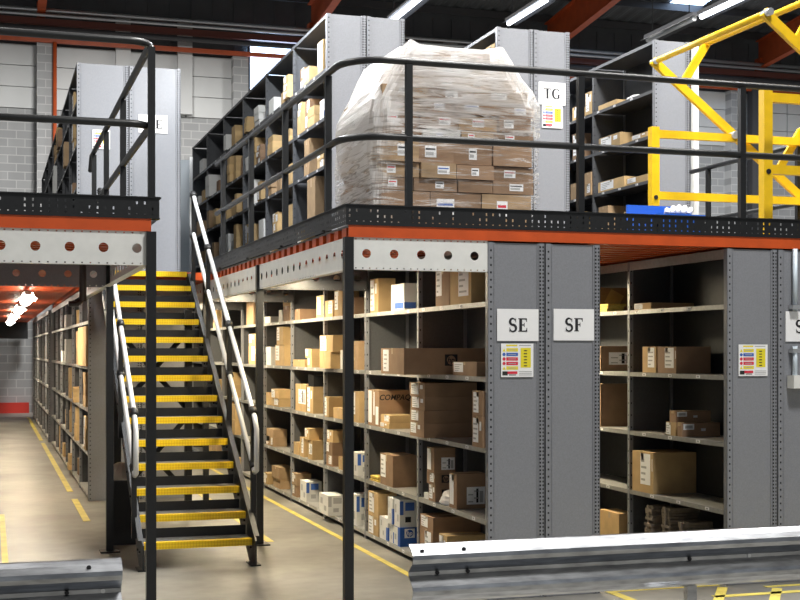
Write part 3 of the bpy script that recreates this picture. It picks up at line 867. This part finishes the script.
def carton(it, name='carton', rot=0.):
    x0, x1 = it['x']; y0, y1 = it['y']; z0, z1 = it['z']; dx, dy, dz = x1 - x0, y1 - y0, z1 - z0
    look = it['look']; mt, words_ = LK[look]; rr = random.Random(int(x0 * 977 + y0 * 7919 + z0 * 331))
    x, y = dx / 2, dy / 2; loc = ((x0 + x1) / 2, (y0 + y1) / 2, z0)
    if look == 'bag':
        b = MB(); n, m_ = 14, 7
        rings = []
        for j in range(m_ + 1):
            t = j / m_; ring = []
            for k in range(n):
                a = 2 * math.pi * k / n; s = math.sin(math.pi * (.25 + .75 * (1 - t)) ) ** .5 * (1 + rr.uniform(-.12, .12)) if j < m_ else .05
                s = (1 - t ** 2.2) ** .5 * (1 + rr.uniform(-.1, .1)) if 0 < j < m_ else (.9 if j == 0 else .06)
                ring.append((x * s * math.cos(a), y * s * math.sin(a), dz * min(1, t * (1 + rr.uniform(-.06, .06)))))
            rings.append(ring)
        for j in range(m_):
            for k in range(n): b.face([rings[j][k], rings[j][(k + 1) % n], rings[j + 1][(k + 1) % n], rings[j + 1][k]], 0, True)
        b.face(rings[0][::-1]); b.face(rings[-1]); o = b.build('plastic_bag', M[mt]); 
    elif look in ('yellowpack', 'bundle'):
        b = MB(); n = max(3, int(dz / .022)); t = dz / n
        for k in range(n):
            a, c = rr.uniform(-.012, .012), rr.uniform(-.012, .012); s = rr.uniform(.88, 1)
            b.box(-x * s + a, x * s + a, -y * s + c, y * s + c, k * t + .0005, (k + .9) * t)
        if look == 'bundle':
            b.box(-x, x, -.012, .012, .001, dz + .002)
        o = b.build('paper_bundle' if look == 'bundle' else 'envelope_stack', M[mt])
    elif look == 'darkbin':
        b = MB().box(-x, x, -y, y, 0, dz * .9)
        for k in range(5): b.box(-x - .006, -x, -y + dy * (k + .3) / 5, -y + dy * (k + .7) / 5, 0, dz)
        o = b.build('storage_tray', M[mt])
    else:
        nm = 'carton'
        o = carton_mesh(dx, dy, dz).build(nm, M[mt])
    o.location = loc; WL[o.name] = Vector((0, 0, 0))
    if name != 'carton' and o.name.startswith('carton'): o.name = name
    o.rotation_euler = (0, 0, rot)
    def sub(mb, nm, mm, **pr):
        q = mb.build(nm, mm, None); q.parent = o; q.location = (0, 0, 0)
        for k, v in pr.items(): q[k] = v
    e = .0012
    near = y0 < 17
    fx = lambda a0, a1, b0, b1, k=e: [(-x - k, y - a0 * dy, b0 * dz), (-x - k, y - a1 * dy, b0 * dz), (-x - k, y - a1 * dy, b1 * dz), (-x - k, y - a0 * dy, b1 * dz)]   # aisle face
    fy = lambda a0, a1, b0, b1, k=e: [(-x + a0 * dx, -y - k, b0 * dz), (-x + a1 * dx, -y - k, b0 * dz), (-x + a1 * dx, -y - k, b1 * dz), (-x + a0 * dx, -y - k, b1 * dz)]  # end face
    boxlike = look not in ('bag', 'yellowpack', 'bundle', 'darkbin')
    if boxlike and near and mt != 'carton_white' and mt != 'carton_blue':
        t = MB(); w = min(.05, dx * .2) / dx / 2; c = .5
        t.face([(-x, -.02, dz + e), (x, -.02, dz + e), (x, .02, dz + e), (-x, .02, dz + e)])
        t.face([(-x - e, -.02, dz + e), (-x - e, .02, dz + e), (-x - e, .02, dz * .78), (-x - e, -.02, dz * .78)])
        sub(t, 'tape', M['tape'])
    if boxlike and near and (look.endswith('L') or look in ('hpS',)):
        t = MB(); big = dz > .1
        a0, a1, b0, b1 = rr.choice(((.04, .52, .06, .96), (.05, .45, .25, .97), (.1, .6, .15, .95), (.40, .88, .2, .96)))
        if look == 'hpL': a0, a1, b0, b1 = .1, .35, .1, .95
        t.face(fx(a0, a1, b0, b1))
        for k in range(4):
            bb = b0 + (b1 - b0) * (.12 + .2 * k); t.face(fx(a0 + .04, a0 + .04 + (a1 - a0) * rr.uniform(.3, .8), bb, bb + (b1 - b0) * .07, e * 1.6), 1)
        if rr.random() < .5:
            t.face(fx(min(.95, a1 + .1), min(.98, a1 + .28), .55, .85))
        sub(t, 'paper_label', [M['paper'], M['lab_g']])
    if look in ('brownY', 'tanY'):
        t = MB(); f_ = fy if look == 'brownY' else fx
        a0, a1, b0, b1 = ((.34, .97, .12, .62) if it['run'] == 'SE' else (.2, .8, .25, .75)) if f_ is fy else (.3, .98, .28, .82)
        t.face(f_(a0, a1, b0, b1))
        for k in range(4): t.face(f_(a0 + .05 + .2 * (k % 2), a0 + .22 + .2 * (k % 2), b0 + .06 + .1 * k, b0 + .10 + .1 * k, e * 1.6), 1)
        t.face(f_(a0 + (a1 - a0) * .52, a0 + (a1 - a0) * .64, b0 + .05, b1 - .05, e * 1.6), 2); t.face(f_(a0 + (a1 - a0) * .7, a0 + (a1 - a0) * .9, b0 + .05, b1 - .12, e * 1.6), 1)
        if f_ is fy and it['run'] == 'SE': t.face(fx(.05, .6, .1, .95))
        sub(t, 'paper_label', [M['paper'], M['lab_g'], M['ink']])
    if look == 'brownN':
        t = MB(); t.face(fy(.04, .32, .5, .93)); t.face(fy(.08, .28, .6, .82, e * 1.6), 1); t.face(fy(.5, .62, .4, .6), 0); sub(t, 'paper_label', [M['paper'], M['lab_g']])
    if look == 'brownS':
        t = MB(); cxx, cz, s = -x + dx * .40, dz * .55, dz * .42; pts = []
        for ang in (0, 90, 180, 270):
            a = math.radians(ang + 17); pts.append((cxx + s * math.cos(a) * 1.1, -y - e, cz + s * math.sin(a)))
        t.face(pts); sub(t, 'paper_patch', M['tan'])
    if look in ('hpL', 'hpS', 'blueH'):
        t = MB(); cx_ = -x + dx * {'hpL': .52, 'hpS': .55, 'blueH': .52}[look]; cz = dz * {'hpL': .55, 'hpS': .5, 'blueH': .7}[look]
        s = {'hpL': .05, 'hpS': .035, 'blueH': .045}[look]
        t.face([(cx_ - s, -y - e, cz - s * .85), (cx_ + s, -y - e, cz - s * .85), (cx_ + s, -y - e, cz + s * .85), (cx_ - s, -y - e, cz + s * .85)], 0)
        t.face([(cx_ + s * .68 * math.cos(a * math.pi / 10), -y - e * 1.6, cz + s * .68 * math.sin(a * math.pi / 10)) for a in range(20)], 1)
        sans(t, 'hp', (cx_, -y - e * 2.2, cz), (1, 0, .0), (.25, 0, 1), s * 1.15, 0)
        sub(t, 'logo', [M['ink'], M['brown']] if look != 'blueH' else [M['paper'], M['carton_blue']])
    if look == 'blueH':
        t = MB(); t.face(fx(.0, .62, .02, .98)); t.face(fx(.1, .4, .3, .6, e * 1.6), 1); sub(t, 'white_side', [M['carton_white'], M['lab_g']])
    if look == 'compaq':
        t = MB(); sz = dz * .26
        sans(t, 'COMPAQ', (dx * .02, -y - e, dz * .80), (1, 0, 0), (.22, 0, 1), min(sz, dx * .235), 0)
        sub(t, 'lettering', M['ink'])
        t = MB(); t.face(fx(.04, .36, .08, .98)); t.face(fx(.5, .62, .3, .95)); t.face(fx(.7, .95, .05, .55)); sub(t, 'paper_label', M['paper'])
    if look == 'whiteB':
        t = MB(); t.face(fx(.3, .95, .05, .28)); t.face(fy(0, .6, .05, .28)); sub(t, 'blue_band', M['lab_b'])
    if look == 'whiteE':
        t = MB(); t.face(fx(.8, 1, .02, .6)); t.face(fy(0, .5, .02, .6)); t.face(fx(.15, .3, .6, .85), 1); t.face(fx(.4, .55, .2, .4), 1); sub(t, 'print', [M['lab_b'], M['lab_g']])
    if look == 'whiteK' and near:
        t = MB(); t.face(fy(.3, .62, .18, .38), 0 if look == 'whiteK' and it['lev'] == 0 and it['bay'] == 1 else 1); t.face(fx(.15, .4, .5, .8), 1); t.face(fx(.55, .8, .2, .45), 1)
        t.face(fy(.0, .2, .45, .95, e), 2); t.face(fy(.3, .8, .6, .9), 2); sub(t, 'print', [M['ink'], M['lab_g'], M['lab_b'] if rr.random() < .8 else M['lab_g']])
    it['o'] = o
    return o
for it in items:
    tight = it['spec']
    carton(it, rot=0 if tight else random.Random(int(it['y'][0] * 999)).uniform(-.012, .012))
ORD = ['first', 'second', 'third', 'fourth', 'fifth', 'sixth', 'seventh', 'eighth', 'ninth', 'tenth', 'eleventh', 'twelfth']
LEVW = ['bottom', 'second', 'third', 'fourth', 'top']
byk = {}
for it in items: byk.setdefault((it['run'], it['bay'], it['lev']), []).append(it)
CAT = {'bag': 'bag', 'yellowpack': 'envelopes', 'bundle': 'bundle', 'darkbin': 'tray'}
GRP = {'SE': 'cartons on the SE shelves', 'SG': 'cartons on the shelves facing panel SF', 'T': 'cartons on the upper long rack', 'TI': 'cartons behind the yellow gate', 'TC': 'cartons behind the wrapped pallet',
       'LL': 'cartons in the far aisle', 'LN': 'cartons in the far aisle', 'TE': 'cartons on the upper TE rack'}
for (run, b, l), L in byk.items():
    L.sort(key=lambda i: (i['y'][0] + i['y'][1]) / 2)
    piles = []
    for it in L:
        for p in piles:
            if any(ov(it['y'], q['y']) > .5 * (it['y'][1] - it['y'][0]) and ov(it['z'], q['z']) < .02 for q in p): p.append(it); break
        else: piles.append([it])
    for k, p in enumerate(piles):
        p.sort(key=lambda i: i['z'][0])
        for j, it in enumerate(p):
            w = LK[it['look']][1]
            if len(p) > 1: w += ', ' + ('lowest of pile' if j == 0 else 'topmost of pile' if j == len(p) - 1 else ORD[j] + ' up pile')
            if len(piles) > 1: w += f', {ORD[k]} along'
            w += f', {LEVW[l]} shelf, {ORD[b]} {RUN[run]["phrase"]}'
            it['o']['label'] = w; it['o']['category'] = CAT.get(it['look'], 'box'); it['o']['group'] = GRP[run]

# =====================================================================
# WRAPPED PALLET
# =====================================================================
PX0, PX1, PY0, PY1 = 2.78, 4.07, 9.32, 10.5
pal = thing('wooden_pallet', 'wooden pallet under the stretch-wrapped load of boxes', 'pallet', ((PX0 + PX1) / 2, PY0, DZ))
for y in (PY0, (PY0 + PY1) / 2 - .05, PY1 - .1):
    for xx in (PX0, (PX0 + PX1) / 2 - .06, PX1 - .12): MB().box(xx, xx + .12, y, y + .1, DZ + .022, DZ + .112).build('block', M['wood'], pal)
    MB().box(PX0, PX1, y, y + .1, DZ + .001, DZ + .021).build('bottom_board', M['wood'], pal)
for k in range(7):
    xx = PX0 + k * (PX1 - PX0 - .12) / 6; MB().box(xx, xx + .12, PY0, PY1, DZ + .113, DZ + .132).build('top_board', M['wood'], pal)
z = DZ + .134; rr = random.Random(21); lay = 0
heights = [.26, .10, .115, .165, .10, .12, .10, .095, .10, .10, .095]
shr = [(.02, .02), (0, 0), (.03, .0), (.0, .02), (.03, .0), (.0, .03), (.03, .0), (.02, .06), (.10, .14), (.18, .24), (.30, .36)]
for hgt, (sl, sr) in zip(heights, shr):
    for row in range(2):
        ya = PY0 + .01 if row == 0 else PY0 + .60; yb = PY0 + .585 if row == 0 else PY1 - .01
        xx = PX0 + .01 + sl; k = 0; n = rr.choice((3, 4, 4)) if row == 0 else 2
        cuts = sorted(rr.uniform(.85, 1.2) for _ in range(n)); tot = sum(cuts); ww = [c / tot for c in rr.sample(cuts, n)]
        for w in ww:
            W = (PX1 - PX0 - .02 - sl - sr) * w
            hh = hgt - rr.uniform(.001, .010)
            look = rr.choice(['brown', 'kraft', 'brown', 'kraft', 'brown', 'whitebox'] if lay > 1 else ['brown', 'kraft'])
            it = dict(run='P', bay=0, lev=0, x=[xx + .003, xx + W - .003], y=[ya + rr.uniform(0, .055), yb - rr.uniform(0, .02)], z=[z, z + hh], look=look, spec=True)
            o = carton(it, 'pallet_box')
            if row == 0 and rr.random() < .85:
                dx, dy = W - .006, it['y'][1] - it['y'][0]; t = MB(); a = rr.uniform(.1, .5); b_ = a + rr.uniform(.2, .35)
                q = lambda a0, a1, c0, c1, e: [(-dx / 2 + a0 * dx, -dy / 2 - e, c0 * hh), (-dx / 2 + a1 * dx, -dy / 2 - e, c0 * hh), (-dx / 2 + a1 * dx, -dy / 2 - e, c1 * hh), (-dx / 2 + a0 * dx, -dy / 2 - e, c1 * hh)]
                t.face(q(a, b_, .25, .8, .0015)); t.face(q(a + .02, b_ - .08, .35, .5, .0022), 1); t.face(q(a + .02, b_ - .03, .6, .68, .0022), 2)
                s_ = t.build('paper_label', [M['paper'], M['lab_g'], rr.choice([M['ink'], M['lab_r'], M['lab_b']])]); s_.parent = o; s_.location = (0, 0, 0)
            colr = {'brown': 'brown', 'kraft': 'kraft', 'tan': 'tan', 'whitebox': 'white'}[look]
            side = 'front' if row == 0 else 'rear'
            o['label'] = f'{colr} box in the wrapped load, {ORD[lay]} layer up, {ORD[k]} along its {side} row'
            o['category'] = 'box'; o['group'] = 'boxes in the wrapped pallet load'
            xx += W; k += 1
    z += hgt; lay += 1
ztop = z
# stretch film: rings around the load, wrinkled
wr = MB(); rr = random.Random(4); rings = []; NS = 72
cx, cy = (PX0 + PX1) / 2, (PY0 + PY1) / 2
zs = [DZ + .10, DZ + .2, DZ + .32, DZ + .44, DZ + .55, DZ + .66, DZ + .77, DZ + .88, DZ + .98, DZ + 1.07, DZ + 1.17, DZ + 1.27, DZ + 1.38, ztop + .02]
def inset(z):
    t = z - DZ
    return (0 if t < 1.04 else (t - 1.04) * .52), (0 if t < 1.10 else (t - 1.10) * .75)
for z in zs:
    l, r_ = inset(z); a, b = PX0 - .035 + l, PX1 + .03 - r_; hx, hy = (b - a) / 2, (PY1 - PY0) / 2 + .03; mx = (a + b) / 2; ring = []
    for k in range(NS):
        t = 2 * math.pi * k / NS; c, s = math.cos(t), math.sin(t); e = .14
        px, py = mx + hx * math.copysign(abs(c) ** e, c), cy + hy * math.copysign(abs(s) ** e, s)
        wob = .012 * math.sin(9 * t + z * 11) + rr.uniform(-.008, .010)
        ring.append((px + wob * c, py + max(-.012, wob) * s, z + .02 * math.sin(5 * t + 3 * z)))
    rings.append(ring)
for j in range(len(rings) - 1):
    for k in range(NS): wr.face([rings[j][k], rings[j][(k + 1) % NS], rings[j + 1][(k + 1) % NS], rings[j + 1][k]], 0, False)
cen = (mx, cy, ztop + .05)
for k in range(NS): wr.face([rings[-1][k], rings[-1][(k + 1) % NS], cen])
wr.build('stretch_wrap', M['wrap'], None, ((PX0 + PX1) / 2, cy, DZ), tag('crinkled clear stretch wrap around the pallet load of brown boxes', 'plastic wrap'))

# =====================================================================
# SIGNS AND NOTICES
# =====================================================================
def sign(text, u0, u1, v0, v1, y, label, lh=.42, off=0., hide=None):
    x0, x1 = Xat(u0, y), Xat(u1, y); xm = (x0 + x1) / 2; z1, z0 = Zat(v0, xm, y), Zat(v1, xm, y)
    t = thing('aisle_sign', label, 'sign', (xm, y, z0), 'paper aisle signs')
    MB().box(x0, x1, y - .0016, y - .0005, z0, z1).build('paper_sheet', M['paper'], t)
    b = MB(); letters(b, text, (xm + off, y - .0025, (z0 + z1) / 2), (1, 0, 0), (0, 0, 1), (z1 - z0) * lh, m=0); b.build('lettering', M['ink'], t)
ys = FY - .0045
sign('SE', 497, 538.5, 309, 341, ys, 'white paper sign lettered SE on a grey end panel')
sign('SF', 553.5, 594, 309, 340.5, ys, 'white paper sign lettered SF on a grey end panel')
sign('S', 785.5, 812, 311.5, 341.5, ys, 'white paper sign starting with S, cut by the picture edge')
yt_ = UY - .0045
sign('TG', 538.7, 565.3, 82.5, 105, yt_, 'white paper sign lettered TG on an upper end panel', .46)
sign('TE', 138.5, 167.5, 115, 133, 15.2 - .0045, 'white paper sign lettered TE behind the black post', .5, .02)
def notice(u0, u1, v0, v1, y, label):
    x0, x1 = Xat(u0, y), Xat(u1, y); xm = (x0 + x1) / 2; z1, z0 = Zat(v0, xm, y), Zat(v1, xm, y); w, h = x1 - x0, z1 - z0
    t = thing('safety_sign', label, 'notice', (xm, y, z0), 'coloured safety notices')
    MB().box(x0, x1, y - .0016, y - .0005, z0, z1).build('notice_sheet', M['paper'], t)
    b = MB(); mats = [M['lab_y'], M['lab_b'], M['lab_r'], M['lab_k'], M['lab_g']]
    def rcx(a0, a1, b0, b1, m, k=.0024): b.face([(x0 + a0 * w, y - k, z0 + b0 * h), (x0 + a1 * w, y - k, z0 + b0 * h), (x0 + a1 * w, y - k, z0 + b1 * h), (x0 + a0 * w, y - k, z0 + b1 * h)], m)
    rcx(.15, .5, .92, .965, 0); rcx(.55, .92, .93, .955, 4)
    for k, m in enumerate((0, 1, 2, 2, 0)):
        zb = .76 - .135 * k; rcx(.16, .52, zb, zb + .10, m)
        if m == 0: b.face([(x0 + .04 * w, y - .0024, z0 + zb * h), (x0 + .14 * w, y - .0024, z0 + zb * h), (x0 + .09 * w, y - .0024, z0 + (zb + .1) * h)], 0)
        else: b.face([(x0 + .09 * w + .05 * w * math.cos(a * .628), y - .0024, z0 + (zb + .05) * h + .05 * w * math.sin(a * .628)) for a in range(10)], m)
        rcx(.22, .46, zb + .04, zb + .06, 4, .003)
    rcx(.60, .92, .28, .87, 0)
    for k in range(6): rcx(.70, .80, .32 + .09 * k, .35 + .09 * k, 3, .003)
    rcx(.04, .2, .05, .17, 3); rcx(.2, .5, .09, .17, 2); rcx(.24, .46, .05, .075, 3)
    for k in range(3): rcx(.55, .95, .05 + .05 * k, .07 + .05 * k, 4)
    b.build('print', mats, t)
notice(501, 533.3, 343.5, 377, ys, 'coloured safety notice under the SE sign')
notice(738.5, 767.5, 344.5, 376, ys, 'coloured safety notice on the panel without letters')
notice(542, 562.5, 105.5, 128, yt_, 'coloured safety notice under the TG sign')
notice(92.5, 110, 130, 149, 15.2 - .0045, 'coloured safety notice on the TE rack end panel')
# conduit and box on the SH panel
xc = Xat(797.5, 8.15)
cd = thing('conduit_pipe', 'pale vertical conduit beside the partly seen sign', 'pipe', (xc, 8.15, 0))
MB().tube([(xc, 8.18, 1.99), (xc, 8.18, 2.44)], .018, 10).build('pipe_tube', M['paleblue'], cd)
MB().tube([(xc, 8.18, 1.50), (xc, 8.18, 1.73)], .018, 10).build('pipe_tube', M['paleblue'], cd)
for zz in (2.0, 1.68): MB().box(xc - .035, xc + .035, 8.155, 8.205, zz, zz + .03).build('pipe_clip', M['silver'], cd)
MB().box(xc - .05, xc + .1, 8.12, 8.204, 1.42, 1.515).build('junction_box', M['white'], None, (xc, 8.1, 1.42), tag('small white junction box on the pale vertical conduit', 'box'))
MB().box(7.37, 7.43, 12.6, 12.66, DZ + .001, 5.05).build('marker_post', M['white'], None, (7.4, 12.6, DZ), tag('slim white post on the edge of the rack behind the yellow gate', 'post'))

# =====================================================================
# YELLOW PALLET GATE
# =====================================================================
G = thing('pallet_gate', 'yellow up-and-over pallet safety gate on the mezzanine edge', 'gate', (6.4, 9.5, DZ))
gw = .075
for Y in (8.6, 10.35):
    for X in (5.65, 7.3):
        MB().box(X - gw / 2, X + gw / 2, Y - gw / 2, Y + gw / 2, DZ + .008, 3.69).box(X - .09, X + .09, Y - .09, Y + .09, DZ + .001, DZ + .008).build('post', M['yellow'], G)
    for z in (3.63, 3.08): MB().box(5.69, 7.26, Y - .025, Y + .025, z - .035, z + .035).build('side_rail', M['yellow'], G)
    for z in (3.08,):
        MB().tube([(5.65, Y - .045, z - .02), (5.65, Y - .036, z - .02)], .02, 10).build('plug', M['black_rubber'], G)
    ar = MB(); ya = Y + .06
    ar.bar((5.67, ya, 4.30), (7.45, ya, 2.95), .04, .075); ar.build('swing_arm', M['yellow'], G)
    st = MB(); st.bar((5.95, ya, 4.07), (6.22, ya, 4.49), .034, .07); st.build('strut', M['yellow'], G)
    st = MB(); st.bar((6.95, ya, 3.33), (7.22, ya, 3.75), .034, .07); st.build('strut', M['yellow'], G)
    pv = MB(); pv.tube([(6.46, Y - .06, 3.655), (6.46, ya + .04, 3.655)], .036, 8); pv.build('pivot_bolt', M['silver'], G)
    pv = MB(); pv.tube([(5.69, ya - .07, 4.29), (5.69, ya + .04, 4.29)], .03, 8); pv.build('pivot_bolt', M['silver'], G)
for X, z in ((5.69, 4.29), (6.22, 4.49), (7.22, 3.75)):
    MB().tube([(X, 8.60, z), (X, 10.44, z)], .027, 10).build('cross_bar', M['yellow'], G)

# blue tote with white film
bx = thing('blue_tote', 'blue plastic tote behind the kick plate, by the yellow gate', 'tote', (5.5, 9.9, DZ))
b = MB(); x0, x1, y0, y1, zb, zz = 5.27, 5.70, 9.6, 10.15, DZ + .001, DZ + .31
b.box(x0 + .02, x1 - .02, y0 + .02, y1 - .02, zb, zb + .012)
b.box(x0, x0 + .02, y0, y1, zb, zz); b.box(x1 - .02, x1, y0, y1, zb, zz); b.box(x0, x1, y0, y0 + .02, zb, zz); b.box(x0, x1, y1 - .02, y1, zb, zz + .13); b.box(x0 - .015, x1 + .015, y0 - .015, y0 + .02, zz - .03, zz)
b.build('tote_body', M['plastic_blue'], bx)
b = MB()
for k in range(5):
    a = k * .7; b.tube([(5.38 + .05 * k, 9.63, zz + .005), (5.40 + .055 * k, 9.66, zz + .04 + .03 * math.sin(a)), (5.44 + .05 * k, 9.74, zz + .05), (5.48 + .04 * k, 9.82, zz + .0)], .022, 8)
b.build('film_scraps', M['plastic_white'], bx)

# =====================================================================
# CRASH BARRIERS
# =====================================================================
def barrier(xa, xb, y, label, posts, bolts):
    t = thing('crash_barrier', label, 'barrier', ((xa + xb) / 2, y, 0), 'steel crash barriers')
    prof = [(0, .69), (-.012, .688), (-.05, .668), (-.082, .640), (-.086, .618), (-.078, .595), (-.03, .560), (-.012, .545), (-.012, .525), (-.03, .510), (-.078, .475), (-.086, .455), (-.082, .430), (-.05, .400), (-.012, .382), (0, .38)]
    b = MB(); n = 12
    for (d0, z0), (d1, z1) in zip(prof, prof[1:]):
        for k in range(n):
            a, c = xa + (xb - xa) * k / n, xa + (xb - xa) * (k + 1) / n
            b.face([(a, y + d0, z0), (c, y + d0, z0), (c, y + d1, z1), (a, y + d1, z1)], 0, True)
            b.face([(a, y + d0 + .006, z0), (a, y + d1 + .006, z1), (c, y + d1 + .006, z1), (c, y + d0 + .006, z0)], 0, True)
    for xe in (xa, xb):
        for (d0, z0), (d1, z1) in zip(prof, prof[1:]): b.face([(xe, y + d0, z0), (xe, y + d1, z1), (xe, y + d1 + .006, z1), (xe, y + d0 + .006, z0)])
    b.build('rail_beam', M['galv'], t)
    for xp in posts:
        p = MB().box(xp - .03, xp + .03, y + .01, y + .05, .002, .62); p.box(xp - .09, xp + .09, y - .03, y + .11, .001, .012); p.build('post', M['galv'], t)
    for xx, dz, col in bolts:
        d = {.66: -.063, .535: -.013}[dz]
        MB().tube([(xx, y + d - .006, dz), (xx, y + d + .003, dz)], .011, 10).build('bolt', M[col], t)
    return t
BY = 6.42
barrier(Xat(408, BY), 6.5, BY, 'galvanised crash barrier in front of panels SE and SF', (3.75, 5.8), ((2.13, .66, 'ink'), (2.36, .66, 'ink'), (2.23, .535, 'ink'), (2.4, .535, 'ink'), (3.72, .535, 'ink'), (4.1, .535, 'silver')))
barrier(-3.5, Xat(121, BY), BY, 'galvanised crash barrier end by the left aisle post'.replace('left aisle post', 'platform column'), (-.6,), ((.35, .535, 'ink'), (.52, .535, 'silver'), (.45, .66, 'ink')))

# bin under stairs
bn = thing('waste_bin', 'black bin with a cream sack on top, beside the stair foot', 'bin', (1.03, 11.6, 0))
b = MB(); b.box(1.0, 1.24, 11.5, 11.8, .001, .54); b.box(.99, 1.25, 11.49, 11.81, .50, .56); b.build('bin_body', M['black_rubber'], bn)
b = MB(); nn_ = 12
for j in range(6):
    for k in range(nn_):
        def sp(j, k): a = j / 6 * math.pi / 2; t = 2 * math.pi * k / nn_; return (1.10 + .13 * math.cos(a) * math.cos(t), 11.65 + .13 * math.cos(a) * math.sin(t), .562 + .15 * math.sin(a))
        b.face([sp(j, k), sp(j, k + 1), sp(j + 1, k + 1), sp(j + 1, k)], 0, True)
b.build('sack', M['cream'], bn)
dp = MB(); dp.tube([(.30, 10.4, 2.4), (.66, 10.4, 2.4), (.69, 10.4, 2.37), (.69, 10.4, 2.08)], .03, 10); dp.tube([(.69, 10.4, 2.1), (.65, 10.4, 2.06), (.58, 10.4, 2.06)], .022, 8)
dp.build('drop_pipe', M['darkpipe'], None, (.85, 10.4, 2.1), tag('dark bent pipe hanging under the platform beside the stairs', 'pipe'))

# =====================================================================
# LAMPS
# =====================================================================
def area(name, parent, loc, sx, sy, pw, col, rot=(0, 0, 0)):
    l = bpy.data.lights.new(name, 'AREA'); l.shape = 'RECTANGLE'; l.size = sx; l.size_y = sy; l.energy = pw; l.color = col
    o = bpy.data.objects.new(name, l); C.objects.link(o); o.rotation_euler = rot
    if parent: o.parent = parent; o.location = Vector(loc) - wl(parent)
    else: o.location = loc
    return o
def batten(x, y, z, L, label, lamp='lamp', pw=60, col=(1, .9, .72), hang=None, group=None, lit=True, wide=.02):
    t = thing('ceiling_light', label, 'light', (x, y, z), group)
    b = MB().box(x - .04, x + .04, y, y + L, z + .03, z + .075); b.face([(x - .04, y, z + .03), (x - .11, y, z - .01), (x - .11, y + L, z - .01), (x - .04, y + L, z + .03)]); b.face([(x + .04, y, z + .03), (x + .04, y + L, z + .03), (x + .11, y + L, z - .01), (x + .11, y, z - .01)])
    b.build('housing', M['white' if hang is None else 'purlin'], t)
    b = MB(); b.tube([(x, y + .03, z + .008), (x, y + L - .03, z + .008)], wide if not hang else .032, 10); b.build('tube', M[lamp if lit else 'clad'], t)
    if hang:
        b = MB()
        for yy in (y + .15, y + L - .15): b.tube([(x, yy, z + .07), (x, yy, min(hang, roofz(yy) - .2))], .006, 6)
        b.build('hanger', M['black'], t)
    if lit: area('lamp_light', t, (x, y + L / 2, z - .03), .16, L, pw, col)
    return t
WARM = (1, .84, .56)
for k, (y, p) in enumerate(((9.8, 22), (12.7, 38), (15.7, 34), (18.7, 34))):
    batten(2.62, y, 2.36, 1.25, f'fluorescent batten under the platform over the SE aisle, {ORD[k]} from the front', pw=p, col=WARM, group='battens over the SE aisle')
batten(4.5, 10.3, 2.33, 1.25, 'fluorescent batten under the platform over the aisle facing panel SF', pw=42, col=WARM)
for k, y in enumerate((15.6, 20.0, 24.6, 29.2)):
    batten(.42, y, 2.31, 1.3, f'fluorescent batten over the far aisle under platform, {ORD[k]} from the front', pw=80, col=WARM, group='battens over the far aisle', wide=.07)
COOL = (.93, .97, 1)
batten(4.57, 13.4, 5.62, 1.45, 'hanging fluorescent light over the aisle behind the wrapped pallet', 'lampw', 30, COOL, 20)
batten(2.67, 12.4, 5.62, 1.45, 'added out-of-view light over the upper aisle, brightening the long rack', 'lampw', 80, COOL, 20)  # extra light, added outside the view to brighten the upper cartons
batten(6.4, 14.35, 5.92, 1.25, 'hanging fluorescent light over the aisle beside panel TG', 'lampw', 30, COOL, 20)
batten(7.95, 12.2, 5.60, 1.25, 'lit hanging fluorescent light beyond the yellow gate', 'lampw', 30, COOL, 20)
batten(7.95, 13.55, 5.62, 1.2, 'unlit dark hanging light beyond the yellow gate', 'lampw', 30, COOL, 20, lit=False)
# overhead fill lights added for the panels, racks and back wall
for k, (x, y, p) in enumerate(((4.8, 8.9, 640), (10.5, 9.0, 420), (-2, 11.5, 260), (4.5, 2.8, 470), (9, 19, 220), (3, 30, 520), (11, 30, 480), (20, 29, 480))):
    area('roof_fill_light', None, (x, y, 10.4), 1.6, 1.6, p, (1, .985, .95))
# broad fill light added behind the viewer for the front faces
area('front_fill_light', None, (4, -2.5, 5), 14, 5, 30, (.88, .94, 1), (math.radians(78), 0, 0))

w = bpy.data.worlds.new('hall_daylight'); bpy.context.scene.world = w; w.use_nodes = True
w.node_tree.nodes['Background'].inputs['Color'].default_value = (.92, .96, 1, 1); w.node_tree.nodes['Background'].inputs['Strength'].default_value = .07

# =====================================================================
# CAMERA
# =====================================================================
cam = bpy.data.cameras.new('camera'); cam.sensor_width = 36; cam.lens = 36 * F / 800; cam.shift_y = 50 / 800; cam.clip_end = 200
co = bpy.data.objects.new('camera', cam); C.objects.link(co); co.location = (0, 0, H)
co.rotation_euler = (math.radians(90), 0, -math.atan2(S, K)); bpy.context.scene.camera = co
sc = bpy.context.scene
sc.view_settings.view_transform = 'Standard'; sc.view_settings.look = 'None'; sc.view_settings.gamma = 1; sc.view_settings.use_curve_mapping = False
sc.view_settings.exposure = 1.12
sc.cycles.max_bounces = 8; sc.cycles.diffuse_bounces = 5; sc.cycles.transparent_max_bounces = 16; sc.cycles.caustics_reflective = False; sc.cycles.caustics_refractive = False
sc.cycles.sample_clamp_indirect = 6
